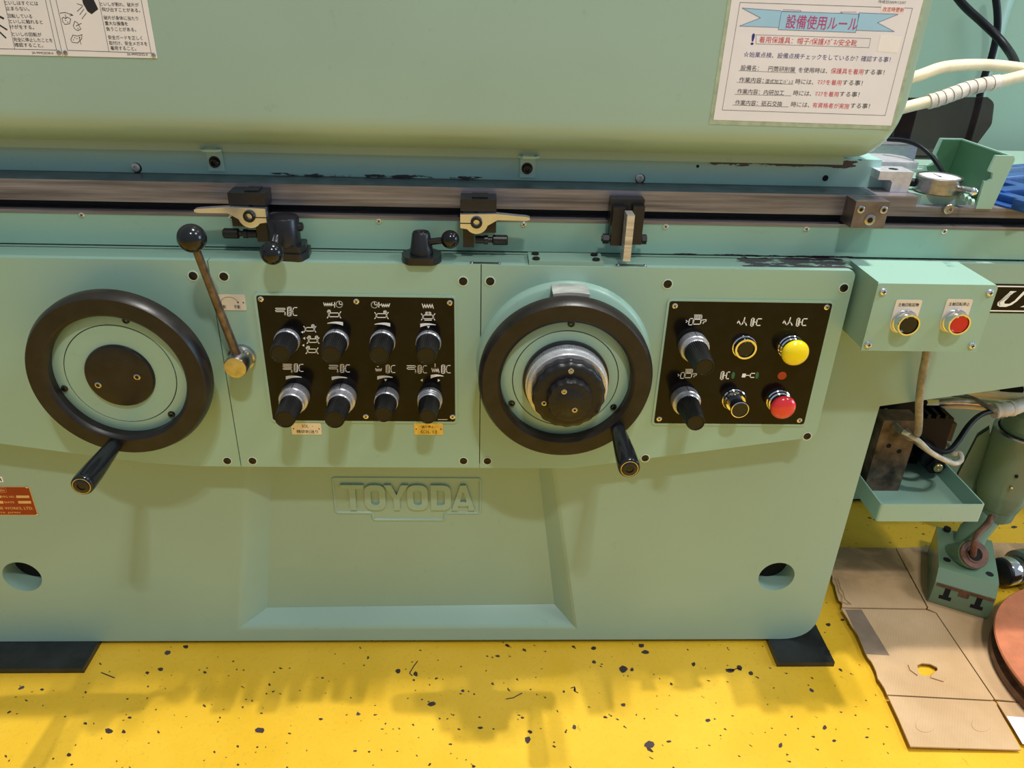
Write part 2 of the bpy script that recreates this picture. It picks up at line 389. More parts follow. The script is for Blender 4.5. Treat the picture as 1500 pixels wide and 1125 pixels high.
# ============================================================ MACHINE BED
bed = thing('machine_bed', 'big mint green cast machine bed standing on black pads on the yellow floor', 'machine bed', (0, 0, F))
def L(p): return (p[0], p[1], p[2]-F)
def bed_mesh(bm):
    R = rounded([(-1.6, -1.311), (.758, -1.311), (.758, -.703), (1.7, -.540), (1.7, -.4165), (-1.6, -.4165)], [0, .075, 0, 0, 0, 0], 8)
    yf = FY
    def loop(pts, y): return [bm.verts.new((p[0], y, p[1]-F)) for p in pts]
    def edges(vs): return [bm.edges.new((vs[i], vs[(i+1) % len(vs)])) for i in range(len(vs))]
    out = loop(R, yf)
    c = lambda x, y: XZ(x, y, FY)
    o4 = [c(364, 685), c(352, 920), c(843, 920), c(810, 685)]; o4[0] = (o4[0][0]+.007, -.80); o4[3] = (o4[3][0]-.008, -.80)
    c2 = lambda x, y: XZ(x, y, .088)
    i4 = [c2(401, 685), c2(391.6, 890), c2(812, 885), c2(787, 685)]; i4[0] = (i4[0][0]+.007, -.80); i4[3] = (i4[3][0]-.007, -.80)
    ro = loop(o4, yf); ri = loop(i4, .088)
    E = edges(out)+edges(ro)
    holes = []
    for hx in (.639, -.950):
        pts = [(hx+.039*cos(2*pi*k/40), -1.127+.039*sin(2*pi*k/40)) for k in range(40)]
        h = loop(pts, yf); E += edges(h); holes.append((h, loop(pts, yf+.05)))
    bmesh.ops.triangle_fill(bm, use_beauty=True, use_dissolve=False, edges=E, normal=(0, -1, 0))
    for h, g_ in holes:
        for i in range(40): bm.faces.new((h[i], h[(i+1) % 40], g_[(i+1) % 40], g_[i]))
    for i in range(4): bm.faces.new((ro[i], ro[(i+1) % 4], ri[(i+1) % 4], ri[i]))
    bm.faces.new(ri)
    bk = loop(R, .57); n = len(R)
    for i in range(n): bm.faces.new((out[i], out[(i+1) % n], bk[(i+1) % n], bk[i]))
    bm.faces.new(bk)
    S_ = set(ro+ri)
    es = [e for e in bm.edges if e.verts[0] in S_ and e.verts[1] in S_ and len(e.link_faces) == 2 and e.calc_face_angle(0) > .2]
    bmesh.ops.bevel(bm, geom=es, offset=.009, segments=3, affect='EDGES', profile=.5)
body = part('bed_casting', 'mint_enamel', bed, bed_mesh, smooth=14)
for hx in (.639, -.950):
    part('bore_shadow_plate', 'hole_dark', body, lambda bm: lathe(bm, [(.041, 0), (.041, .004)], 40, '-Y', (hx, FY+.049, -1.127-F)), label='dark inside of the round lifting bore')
# raised foundry lettering in its shallow frame
LY = .088
def frame_(bm):
    p = [XZ(*q, LY) for q in ((487, 701), (704, 702), (702, 753), (652, 753), (652, 763), (546, 763), (546, 753), (494, 753))]
    p = [(-.298, -.897), (-.001, -.897), (-.001, -.984), (-.074, -.984), (-.074, -1.002), (-.223, -1.002), (-.223, -.984), (-.298, -.984)]
    P = rounded(p, .006, 3); q = [Vector(a) for a in P]; n = len(q)
    def off(d):
        r = []
        for i in range(n):
            a = (q[i]-q[i-1]); b_ = (q[(i+1) % n]-q[i]); t = (a.normalized()+b_.normalized()).normalized(); nn = Vector((-t.y, t.x)); r.append(q[i]-nn*d)
        return r
    prof = [(-.0035, 0), (-.0012, .0022), (.0012, .0022), (.0035, 0)]; rings = []
    for d, h in prof: rings.append([bm.verts.new((v.x, LY-h, v.y-F)) for v in off(d)])
    for A, B in zip(rings, rings[1:]):
        for i in range(n): bm.faces.new((A[i], A[(i+1) % n], B[(i+1) % n], B[i]))
part('cast_frame', 'mint_enamel', body, frame_)
def block_letter(ch, x0, w):
    z0, h, t = -.9735-F, .062, .0125
    def f(bm):
        def P(pts): prism(bm, [(x0+a, z0+b_) for a, b_ in pts], LY-.005, LY+.001)
        if ch == 'T': P([(w/2-t/2, 0), (w/2+t/2, 0), (w/2+t/2, h-t*.8), (w, h-t*.8), (w, h), (0, h), (0, h-t*.8), (w/2-t/2, h-t*.8)])
        elif ch == 'Y': P([(w/2-t/2, 0), (w/2+t/2, 0), (w/2+t/2, h*.45), (w, h), (w-t*1.15, h), (w/2, h*.60), (t*1.15, h), (0, h), (w/2-t/2, h*.45)])
        else:
            if ch == 'O': a = rounded([(0, 0), (w, 0), (w, h), (0, h)], .018, 6); b_ = rounded([(t, t), (w-t, t), (w-t, h-t), (t, h-t)], .011, 6)
            if ch == 'D': a = rounded([(0, 0), (w, 0), (w, h), (0, h)], [0, .018, .018, 0], 6); b_ = rounded([(t, t), (w-t, t), (w-t, h-t), (t, h-t)], [0, .011, .011, 0], 6)
            if ch == 'A': a = [(0, 0), (t*1.05, 0), (w*.28, h*.17), (w*.72, h*.17), (w-t*1.05, 0), (w, 0), (w*.62, h), (w*.38, h)]; b_ = [(w*.36, h*.33), (w*.64, h*.33), (w*.53, h*.72), (w*.47, h*.72)]
            lo = []
            for y in (LY-.005, LY+.001):
                A = [bm.verts.new((x0+p[0], y, z0+p[1])) for p in a]; B = [bm.verts.new((x0+p[0], y, z0+p[1])) for p in b_]; lo.append((A, B))
            E = []
            for lp in lo[0]: E += [bm.edges.new((lp[i], lp[(i+1) % len(lp)])) for i in range(len(lp))]
            bmesh.ops.triangle_fill(bm, use_beauty=True, use_dissolve=False, edges=E, normal=(0, -1, 0))
            for j in (0, 1):
                A, B = lo[0][j], lo[1][j]
                for i in range(len(A)): bm.faces.new((A[i], A[(i+1) % len(A)], B[(i+1) % len(A)], B[i]))
    part('raised_letter', 'mint_enamel', body, f, smooth=30)
for ch, x0, w in (('T', -.284, .047), ('O', -.236, .042), ('Y', -.196, .049), ('O', -.150, .042), ('D', -.102, .041), ('A', -.060, .048)):
    block_letter(ch, x0, w)
# black levelling pads
for i, (x0, x1, lab) in enumerate(((.655, .782, 'flat black steel pad under the right corner of the machine bed'), (-1.12, -.835, 'flat black steel pad under the left end of the machine bed'))):
    y0 = -.012 if i == 0 else -.02
    t = thing('levelling_pad', lab, 'steel pad', (x0, y0, F))
    obox('pad_plate', 'plate_black', t, 0, x1-x0, 0, .40, 0, .013, bev=.001)

# ---- ledge body behind the covers (part of the bed)
outline = [(-1.6, -.70), (-1.25, -.705), (-.865, -.765), (-.60, -.806), (-.53, -.8115), (.168, -.812), (.2, -.809), (.605, -.7405), (.62, -.725), (.62, ZL), (-1.6, ZL)]
def lb(bm):
    prism(bm, [(a, b_-F) for a, b_ in outline], .0135, FY+.003)
    box(bm, -1.6, .62, FY, .14, -.47-F, ZL-F)
    box(bm, .62, .635, .05, .14, -.47-F, ZL-F)
part('ledge', 'mint_enamel_ledge_shaded', bed, lb, bev=.0015)

# ============================================================ FRONT COVERS
def cover(label, poly, rad):
    t = thing('front_cover', label, 'machine cover', (0, 0, -.81))
    part('cover_plate', 'mint_enamel_panel', t, lambda bm: (prism(bm, rounded([(a, b_+.81) for a, b_ in poly], rad, 5), 0, .0130), bevel(bm, .0032, 3, 50)), smooth=50)
    return t
g_ = .0008
cvL = cover('left mint green front cover around the left handwheel', [(-1.6, -.70), (-1.25, -.705), (-.865, -.765), (-.62, -.804), (-.53, -.8115), (-.443-g_, -.812), (-.443-g_, ZL), (-1.6, ZL)], [0, 0, .2, .2, .1, 0, 0, 0])
cvM = cover('middle mint green front cover carrying the eight-knob black plate', [(-.443+g_, -.812), (-.003-g_, -.812), (-.003-g_, ZL), (-.443+g_, ZL)], 0)
cvR = cover('right mint green front cover with slanting lower edge around the right handwheel', [(-.003+g_, -.812), (.168, -.812), (.620, -.739), (.620, ZL), (-.003+g_, ZL)], [0, .03, .018, .012, 0])
for cv, pts in ((cvL, [(-.4696, -.4411), (-.4665, -.7994)]), (cvM, [(-.4205, -.4415), (-.0325, -.4435), (-.4206, -.799), (-.0328, -.7965)]),
                (cvR, [(.0119, -.4428), (.3069, -.443), (.6055, -.4454), (.604, -.7373), (.3066, -.7879), (.0116, -.7965)])):
    for x, z in pts:
        part('bolt_halo', 'edge_halo', cv, lambda bm: ringlathe(bm, [(.0088, 0), (.0088, .0008), (.0072, .0008), (.0072, 0)], 24, axis='-Y', c=(x, 0, z+.81)))
        socket_screw(cv, x, 0, z+.81, .0068, h=.0016)
# raised round boss and index block behind the right wheel
part('round_boss', 'mint_enamel_panel', cvR, lambda bm: lathe(bm, [(.1535, -.002), (.151, .003), (.148, .008), (.144, .0115), (.10, .012)], 72, '-Y', (.142, 0, -.592+.81)), smooth=50)
def idx(bm):
    n = 10; r0, r1 = .139, .150
    A = [(.142+r0*sin(a), -.592+.81+r0*cos(a)) for a in [(-.20+.4*k/n) for k in range(n+1)]]; B = [(.142+r1*sin(a), -.592+.81+r1*cos(a)) for a in [(.20-.4*k/n) for k in range(n+1)]]
    prism(bm, A+B, -.048, -.0005)
part('index_block', 'index_steel', cvR, idx, bev=.0008, label='curved steel index block above the right wheel')

# plate with four screws lying on the ledge, small rivet tags at the front edge
t = thing('ledge_cover_plate', 'small mint green cover plate with four dark screws lying on the ledge', 'cover plate', (.075, .003, ZL))
obox('plate', 'mint_enamel_ledge_shaded', t, 0, .123, 0, .046, 0, .007, bev=.001)
for x in (.012, .111):
    for y in (.009, .035):
        part('socket_screw', 'screw_dark', t, lambda bm: lathe(bm, [(.0062, .007), (.0062, .0098), (.004, .0108), (.003, .009)], 16, 'Z', (x, y, 0)))
for (xa, xb, lab) in ((688, 734, 'thin riveted steel tag on the cover edge above the middle seam'), (906, 951, 'thin riveted steel tag on the cover edge right of the small cover plate')):
    a = onZ(xa, 395 if xa < 800 else 397, ZL).x; b_ = onZ(xb, 395 if xa < 800 else 397, ZL).x
    t = thing('steel_tag', lab, 'tag', (a, .003, ZL))
    obox('tag_strip', 'steel', t, 0, b_-a, 0, .009, 0, .0012, bev=.0003)
    for x in (.003, b_-a-.003): part('rivet', 'steel', t, lambda bm: lathe(bm, [(.0024, .001), (.0018, .0028), (.0006, .0034)], 12, 'Z', (x, .004, 0)))

# ============================================================ TABLE AND RAIL
TY = .066
tb = thing('machine_table', 'long sliding table with green front face and bare steel rail', 'machine table', (0, TY, -.4125))
ZB = -.4125
def q(z): return z-ZB
obox('table_body', 'mint_enamel_table', tb, -1.6, 1.6, .0, .50, 0, q(-.3605), bev=.0008)
obox('lower_rail', 'rail_steel', tb, -1.6, 1.6, -.001, .045, q(-.3605), q(-.3550), bev=.0006)
obox('slot_back', 'slot_dark', tb, -1.6, 1.6, .030, .05, q(-.3555), q(-.338), bev=0)
XR = onY(1345, 292, TY).x
obox('upper_rail', 'rail_steel', tb, -1.6, XR, .001, .062, q(-.3400), q(-.3062), bev=.0008)
obox('upper_rail', 'rail_steel', tb, XR, 1.6, .001, .05, q(-.3400), q(-.3235), bev=.0008)
for (x, y) in ((120, 315), (339, 318.5), (555, 324), (767, 329), (975, 332), (1181, 335.5), (1383, 339)):
    p = onY(x, y, TY); cross_screw(tb, p.x, 0, q(p.z), .0048)
# swivel table: green flange with bolt heads
FLY = .126
obox('rail_top_shade', 'rail_top_shade', tb, -1.6, .66, .004, .060, q(-.3062), q(-.3058), bev=0)  # thin dark sheet painting the shade under the guard, ends where the rail is lit
sw = thing('swivel_table', 'bluish green upper swivel table edge along the foot of the splash guard', 'machine table', (0, FLY, -.306))
XF = onY(1300, 265, FLY).x
def fl(bm):
    box(bm, -1.6, XF-.018, 0, .40, 0, .047); box(bm, XF-.018, XF, .0, .40, 0, .026)
part('flange', 'mint_enamel_flange_lit', sw, fl, bev=.001)
for (x, y) in ((199, 245), (937, 261)):
    p = onY(x, y, FLY)
    part('washer_bolt', 'index_steel', sw, lambda bm: lathe(bm, [(.0072, 0), (.0072, .0022), (.0058, .003), (.0030, .003), (.0026, .0008)], 20, '-Y', (p.x, 0, p.z+.306)))
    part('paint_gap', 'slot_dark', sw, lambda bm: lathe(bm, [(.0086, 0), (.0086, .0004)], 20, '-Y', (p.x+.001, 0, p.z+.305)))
for (x, y, r) in ((1209, 261, .0052), (1022, 243.5, .0026)):
    p = onY(x, y, FLY); part('bolt_hole', 'hole_dark', sw, lambda bm: lathe(bm, [(r, 0), (r, .0004)], 18, '-Y', (p.x, 0, p.z+.306)))
for (x, lab) in ((318, 'green angle bracket with socket bolt below the guard, left of the two'), (773, 'green angle bracket with socket bolt below the guard, nearer the middle')):
    p = onY(x, 253 if x > 400 else 243, FLY)
    t = thing('guard_bracket', lab, 'bracket', (p.x, FLY, -.300))
    dz = .0
    obox('bracket_tab', 'mint_enamel_bracket', t, -.0135, .0125, -.0045, 0, dz+.0, dz+.032, bev=.0008)
    def lug(bm):
        P = rounded([(-.016, -.010), (.016, -.010), (.012, -.004), (-.012, -.004)], .001, 2)
        ringp = [(-.0175, -.009), (-.0105, -.016), (.0105, -.016), (.0175, -.009), (.0105, -.0015), (-.0105, -.0015)]
        inn = [(a*.72, -.0087+(b_+.0087)*.55) for a, b_ in ringp]
        for z0, z1 in ((.036, .0395),):
            ringp = [(a, b_-.012) for a, b_ in ringp]; inn = [(a, b_-.012) for a, b_ in inn]
            A = [bm.verts.new((a, b_, z0)) for a, b_ in ringp]; B = [bm.verts.new((a, b_, z0)) for a, b_ in inn]
            C = [bm.verts.new((a, b_, z1)) for a, b_ in ringp]; D = [bm.verts.new((a, b_, z1)) for a, b_ in inn]
            for i in range(6):
                j = (i+1) % 6
                bm.faces.new((A[i], A[j], B[j], B[i])); bm.faces.new((C[i], C[j], D[j], D[i])); bm.faces.new((A[i], A[j], C[j], C[i])); bm.faces.new((B[i], B[j], D[j], D[i]))
    part('slotted_lug', 'mint_enamel_bracket', t, lug)
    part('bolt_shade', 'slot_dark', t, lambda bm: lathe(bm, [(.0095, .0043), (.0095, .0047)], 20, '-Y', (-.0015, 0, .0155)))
    part('socket_bolt', 'screw_dark', t, lambda bm: lathe(bm, [(.0075, .0035), (.0075, .0095), (.0066, .0105), (.0042, .0105), (.0038, .005)], 20, '-Y', (-.0015, 0, .014)))

# ============================================================ SPLASH GUARD
GY, GXR, GZB, GR = .05, .660, -.250, .055
gd = thing('splash_guard', 'large smooth mint green splash guard above the machine table', 'machine guard', (0, GY, GZB-.015))
def guard(bm):
    rc = .048; cols = [(-1.6, GZB), (-.8, GZB), (0, GZB)]+[(GXR-rc+rc*sin(a), GZB+rc*(1-cos(a))) for a in [pi/2*k/10 for k in range(11)]]
    rows = []
    for X, zb in cols:
        pr = [(.0, 1.20)]+[(.0, max(zb, GZB)+GR+.10)]
        pr += [(GR*(1-cos(a)), zb+GR-GR*sin(a)) for a in [pi/2*k/10 for k in range(11)]]+[(.30, zb)]
        rows.append([bm.verts.new((X, p[0], p[1]-(GZB-.015))) for p in pr])
    for A, B in zip(rows, rows[1:]):
        for k in range(len(A)-1): bm.faces.new((A[k], A[k+1], B[k+1], B[k]))
    e = rows[-1]; bk = bm.verts.new((e[-1].co.x, .30, e[0].co.z))
    bm.faces.new(e+[bk]); bk0 = bm.verts.new((-1.6, .30, e[0].co.z)); bm.faces.new([rows[0][0]]+[r[0] for r in rows[1:]]+[bk, bk0])
part('guard_shell', 'mint_enamel_guard', gd, guard, smooth=40)
obox('lower_lip', 'mint_enamel_guard', gd, -1.6, GXR-.052, .060, .066, -.0005, .022, bev=.0006)

# ---- lamination of the rules poster (all flat print, real size on the guard)
def flat_frame(px_origin, px_right, Y):
    o_ = onY(*px_origin, Y); r_ = onY(*px_right, Y); d = r_-o_; a = math.atan2(d.z, d.x)
    def mp(x, y):
        p = onY(x, y, Y)-o_; return (p.x*cos(a)+p.z*sin(a), -p.x*sin(a)+p.z*cos(a))
    return o_, a, mp
def frame_thing(name, label, cat, po, pr, Y, group=None):
    o_, a, mp = flat_frame(po, pr, Y)
    t = thing(name, label, cat, o_, group); t.rotation_euler = (0, -a, 0)
    return t, mp
def ZM(ox, oy, k): return lambda x, y: (ox+x/k, oy+y/k)
zm = ZM(1000, 0, 4.2857)
ps, mp0 = frame_thing('rules_poster', 'laminated white paper with Japanese equipment rules and a blue ribbon title', 'poster', zm(193, 752), zm(1308, 789), GY-.0006)
M = lambda x, y: mp0(*zm(x, y))
def sheet(name, mat, parent, pts, t=.0004, y=0, bev=0): return part(name, mat, parent, lambda bm: prism(bm, pts, y-t, y), smooth=0)
a, b_ = M(193, 752), M(1308, 789)
top = M(300, -60)[1]
sheet('laminate', 'laminate', ps, [(a[0]-.006, a[1]-.007), (b_[0]+.006, b_[1]-.006), (b_[0]+.006, top+.01), (a[0]-.005, top+.01)], .0004, .0005)
sheet('paper_sheet', 'paper', ps, [a, b_, (b_[0], top), (a[0], top)], .0003)
YP = -.0003
def ptext(bm, s, p0, p1, h, bold=0, shear=0, MM=None, y=YP):
    MM = MM or M
    u0 = MM(*p0); u1 = MM(*p1); hh = MM(p0[0], p0[1]-h)[1]-u0[1]
    text_bm(bm, s, u0[0], u0[1], u1[0]-u0[0], hh, y, shear, bold)
def pline(bm, pts, w, MM=None, closed=False, y=YP): strip(bm, [(MM or M)(*p) for p in pts], w, y, closed)
def blk(bm):
    ptext(bm, '作成日2009/12/07', (1225, 20), (1398, 24), 20)
    pline(bm, [(360, 15), (1442, 52), (1270, 725), (248, 690)], .0005, closed=True)
    for u in ([(352, 443), (710, 458)], [(340, 517), (693, 529)], [(327, 592), (680, 601)], [(313, 659), (665, 671)]): pline(bm, u, .0004)
    pline(bm, [(460, 218), (1180, 242), (1168, 299), (460, 275)], .0004, closed=True)
    ptext(bm, '設備名：　円筒研削盤', (362, 441), (703, 452), 34); ptext(bm, 'を使用時は、', (724, 455), (905, 461), 34); ptext(bm, 'する事！', (1135, 467), (1262, 470), 34)
    ptext(bm, '作業内容：', (352, 516), (505, 520), 33); ptext(bm, '湿式加工/ﾄﾞﾚｽ', (516, 523), (690, 528), 28); ptext(bm, '時には、', (705, 528), (818, 532), 34); ptext(bm, 'する事！', (1000, 534), (1125, 538), 34)
    ptext(bm, '作業内容：内研加工', (340, 589), (634, 597), 33); ptext(bm, '時には、', (692, 600), (805, 604), 34); ptext(bm, 'する事！', (982, 606), (1105, 610), 34)
    ptext(bm, '作業内容：砥石交換', (327, 659), (622, 667), 33); ptext(bm, '時には、', (677, 671), (793, 675), 34); ptext(bm, 'する事！', (1050, 679), (1170, 683), 34)
part('black_lettering', 'print_black', ps, blk, smooth=0)
part('red_heading', 'print_red', ps, lambda bm: ptext(bm, '着用保護具：帽子/保護ﾒｶﾞﾈ/安全靴', (477, 268), (1090, 287), 42), smooth=0)
def red(bm):
    ptext(bm, '保護具を着用', (927, 462), (1130, 468), 36); ptext(bm, 'ﾏｽｸを着用', (843, 531), (993, 535), 34)
    ptext(bm, 'ﾏｽｸを着用', (828, 604), (975, 608), 34); ptext(bm, '有資格者が実施', (812, 676), (1042, 682), 34)
part('red_lettering', 'print_red', ps, red, smooth=0)
def nav(bm):
    ptext(bm, '☆始業点検、設備点検チェックをしているか？確認する事！', (380, 358), (1300, 390), 36)
    ptext(bm, '!', (424, 282), (444, 282), 74, .02)
part('blue_lettering', 'print_navy', ps, nav, smooth=0)
def rib(bm):
    for P in ([(372, 50), (620, 68), (600, 172), (357, 163), (488, 112)], [(1105, 80), (1352, 90), (1222, 142), (1328, 198), (1090, 190)], [(620, 70), (1108, 88), (1085, 204), (600, 186)]): fillp(bm, [M(*p) for p in P], YP)
part('ribbon', 'print_sky', ps, rib, smooth=0)
def ribl(bm):
    for P in ([(620, 70), (1108, 88), (1085, 204), (600, 186)], ): pline(bm, P, .0004, closed=True, y=YP-.0002)
    for P in ([(615, 67), (372, 50), (488, 112), (357, 163), (600, 173)], [(1105, 80), (1352, 90), (1222, 142), (1328, 198), (1090, 190)], [(625, 72), (735, 75), (742, 66), (630, 60)], [(1000, 82), (990, 76), (1090, 76)]): pline(bm, P, .0004, y=YP-.0002)
part('ribbon_outline', 'print_navy', ps, ribl, smooth=0)
part('title_lettering', 'print_magenta', ps, lambda bm: ptext(bm, '設備使用ルール', (642, 178), (1092, 190), 88, .005, 0, None, YP-.0003), smooth=0)
sheet('revision_sticker', 'sticker', ps, [M(1243, 78), M(1388, 84), M(1392, 36), M(1246, 30)], .0003, YP)
part('sticker_lettering', 'print_red', ps, lambda bm: ptext(bm, '改定時更新', (1252, 72), (1385, 78), 30, 0, 0, None, YP-.0005), smooth=0)
sheet('blank_sticker', 'sticker', ps, [M(1220, 322), M(1348, 332), M(1375, 228), M(1242, 220)], .0003, YP)

# ---- two warning plates, cut by the frame
zl = ZM(0, 0, 3.75)
for k in (0, 1):
    if k == 0: t, mpf = frame_thing('warning_plate', 'left riveted warning plate about touching the turning wheel', 'sign', zl(0, 300), zl(343, 308), GY-.0006)
    else: t, mpf = frame_thing('warning_plate', 'right riveted warning plate with picture of a bursting wheel', 'sign', zl(348, 308), zl(865, 320), GY-.0006)
    MM = lambda x, y, mpf=mpf: mpf(*zl(x, y))
    r = MM(343 if k == 0 else 865, 308 if k == 0 else 320); tz = MM(300, -70)[1]; x0 = -.12 if k == 0 else 0
    sheet('plate_sheet', 'sign_plate', t, [(x0, 0), (r[0], 0), (r[0], tz), (x0, tz)], .0006)
    y_ = -.0006
    def bl(bm):
        if k == 0:
            pline(bm, [(-30, 267), (312, 275), (250, -5)], .0006, MM, y=y_); pline(bm, [(83, 268), (23, -5)], .0005, MM, y=y_)
            for s, p, x1 in (('といしはすぐには', (28, 26), 213), ('止まらない。', (37, 57), 165), ('回転している', (45, 98), 180), ('といしに触れると', (55, 128), 238), ('けがをする。', (60, 158), 190), ('といしの回転が', (70, 198), 232), ('完全に停止したことを', (78, 228), 292), ('確認すること。', (84, 257), 240)):
                ptext(bm, s, p, (x1, p[1]+(x1-p[0])*.02), 23, .006, 0, MM, y_)
            ptext(bm, '20-99952038-0', (178, 296), (295, 298), 13, .004, 0, MM, y_)
            for P, w in (([(-5, 88), (18, 100)], .004), ([(0, 138), (38, 162)], .003), ([(-6, 170), (32, 206)], .003)): pline(bm, P, w*.7, MM, y=y_)
        else:
            pline(bm, [(308, -5), (372, 276), (832, 292), (776, -5)], .0006, MM, y=y_); pline(bm, [(600, 284), (543, -5)], .0005, MM, y=y_)
            for s, p, x1 in (('といしが割れ、破片が', (553, 33), 765), ('飛び出すことがある。', (562, 63), 772), ('破片が身体に当たり', (573, 108), 762), ('重大な損傷を', (580, 139), 705), ('負うことがある。', (587, 170), 750), ('安全ガードを正しく', (597, 216), 785), ('取付け、安全メガネを', (603, 247), 812), ('着用すること。', (610, 275), 750)):
                ptext(bm, s, p, (x1, p[1]+(x1-p[0])*.02), 23, .006, 0, MM, y_)
            ptext(bm, '20-99952032-0', (700, 304), (813, 307), 13, .004, 0, MM, y_)
            fillp(bm, [MM(*p) for p in ((452, -5), (458, 20), (482, 62), (505, 78), (541, 50), (515, -5))], y_)
            for P in ([(455, 30), (425, 20)], [(455, 35), (426, 62)], [(462, 50), (440, 80)], [(475, 72), (452, 103)], [(332, 72), (360, 68), (402, 84)], [(402, 84), (390, 76)], [(402, 84), (386, 86)], [(360, 80), (365, 102)], [(436, 205), (446, 242)], [(424, 140), (448, 128)]): pline(bm, P, .0007, MM, y=y_)
            for P in ([(342, 100), (352, 94), (358, 102), (372, 94), (390, 104), (384, 130), (358, 134), (346, 118)], [(404, 142), (412, 116), (428, 126), (446, 160), (428, 168), (412, 158)], [(390, 218), (402, 192), (428, 198), (452, 190), (450, 212), (428, 236), (398, 232)]): pline(bm, P, .0007, MM, True, y_)
            for p in ((362, 112), (374, 122), (422, 142), (430, 156), (405, 218), (424, 212), (440, 206), (412, 206)): c_ = MM(*p); fillp(bm, [(c_[0]-.0006, c_[1]-.0006), (c_[0]+.0006, c_[1]-.0006), (c_[0]+.0006, c_[1]+.0006), (c_[0]-.0006, c_[1]+.0006)], y_)
    part('black_lettering', 'print_black', t, bl, smooth=0)
    for p in ([(325, 288)] if k == 0 else [(361, 290), (845, 303)]):
        c_ = MM(*p); part('rivet', 'steel', t, lambda bm: lathe(bm, [(.0035, 0), (.003, .0014), (.0012, .002)], 14, '-Y', (c_[0], y_, c_[1])))
# ============================================================ BLACK CONTROL PLATES WITH PRINTED SYMBOLS
PXA, PXB, PZT, PZB = (-.372, -.0478), (.3142, .5912), -.4730, -.7103
def ringprism(bm, A, B, y0, y1):
    n = len(A); V = [[bm.verts.new((p[0], y, p[1])) for p in P] for P in (A, B) for y in (y0, y1)]
    for U, W_ in ((V[0], V[2]), (V[1], V[3]), (V[0], V[1]), (V[2], V[3])):
        for i in range(n): bm.faces.new((U[i], U[(i+1) % n], W_[(i+1) % n], W_[i]))
def ctl_plate(label, x0, x1, screws):
    t = thing('control_plate', label, 'control plate', (x0, 0, PZB))
    part('plate_sheet', 'black_plate', t, lambda bm: (prism(bm, rounded([(0, 0), (x1-x0, 0), (x1-x0, PZT-PZB), (0, PZT-PZB)], .005, 4), -.0022, -.0002), bevel(bm, .0004, 1, 50)))
    part('plate_frame', 'mint_enamel_panel', t, lambda bm: (ringprism(bm, rounded([(-.0045, -.0045), (x1-x0+.0045, -.0045), (x1-x0+.0045, PZT-PZB+.0045), (-.0045, PZT-PZB+.0045)], .008, 5), rounded([(-.0006, -.0006), (x1-x0+.0006, -.0006), (x1-x0+.0006, PZT-PZB+.0006), (-.0006, PZT-PZB+.0006)], .005, 5), -.0022, -.0001), bevel(bm, .0009, 2, 50)))
    for p in screws:
        q_ = onY(*p, -.002); cross_screw(t, q_.x-x0, -.0022, q_.z-PZB, .0048, mat='screw_bright')
    return t
plA = ctl_plate('black control plate with eight knobs on the middle cover', *PXA, [(382, 438), (522, 441.5), (659, 443.5), (663, 610.5), (536, 610)])
plB = ctl_plate('black control plate with yellow and red buttons on the right cover', *PXB, [(988.5, 448), (1211, 450), (1171, 615.5), (965.5, 613.5)])
def icons(plate, x0, k, ox, oy, fn, mat='print_white', name='white_symbols'):
    Mf = lambda x, y: (lambda p: (p.x-x0, p.z-PZB))(onY(ox+x/k, oy+y/k, -.0024))
    def f(bm):
        LW = lambda pts, w=.0011, c=False: strip(bm, [Mf(*p) for p in pts], w*1.2, -.0022, c)
        FP = lambda pts: fillp(bm, [Mf(*p) for p in pts], -.0022)
        fn(LW, FP)
    part(name, mat, plate, f, smooth=0)
def meander(LW, FP, x, y, w, h, n=2):
    s = h/(n*2-1) if n > 1 else h; pts = []
    for i in range(n):
        pts += [(x if i else x, y+2*i*s), (x+w, y+2*i*s)] + ([(x+w, y+(2*i+1)*s), (x, y+(2*i+1)*s)] if i < n-1 else [])
    pts.append((x+w, y+h+10)); LW(pts); FP([(x+w-7, y+h+6), (x+w+7, y+h+6), (x+w, y+h+16)])
def wheelc(LW, FP, x, y, w, h):
    LW([(x, y), (x+.38*w, y), (x+.38*w, y+h), (x, y+h)], .0011, True)
    for i in range(4): LW([(x+.1*w, y+h*(.15+.2*i)), (x+.3*w, y+h*(.25+.2*i))], .0008)
    LW([(x+.38*w, y+h*.5), (x+.58*w, y+h*.5)]); LW([(x+w, y+h*.05), (x+.66*w, y+h*.05), (x+.56*w, y+h*.35), (x+.56*w, y+h*.65), (x+.66*w, y+h*.95), (x+w, y+h*.95)])
def zig(LW, x0, x1, y, a, n):
    LW([(x0+(x1-x0)*i/n, y+(a if i % 2 else -a)) for i in range(n+1)], .0010)
def work(LW, FP, cx, cy, w, h, tools=()):
    LW([(cx-w/2, cy-h/2), (cx+w/2, cy-h/2), (cx+w/2, cy+h/2), (cx-w/2, cy+h/2)], .0012, True)
    for s in (-1, 1):
        a = cx+s*w/2; LW([(a+s*14, cy-h*.8), (a+s*6, cy-h*.4), (a+s*6, cy+h*.4), (a+s*14, cy+h*.8)], .0012); LW([(a, cy), (a+s*6, cy)], .0012)
    for tx in tools:
        LW([(tx-9, cy-h/2-3), (tx-9, cy-h/2-20), (tx+9, cy-h/2-20), (tx+9, cy-h/2-3)], .0008); LW([(tx-6, cy-h/2-17), (tx+6, cy-h/2-5)], .0008); LW([(tx+6, cy-h/2-17), (tx-6, cy-h/2-5)], .0008)
def clock(LW, FP, cx, cy, r):
    LW([(cx+r*cos(2*pi*i/16), cy+r*sin(2*pi*i/16)) for i in range(16)], .0012, True); LW([(cx, cy-r*.8), (cx, cy), (cx+r*.8, cy)], .0010)
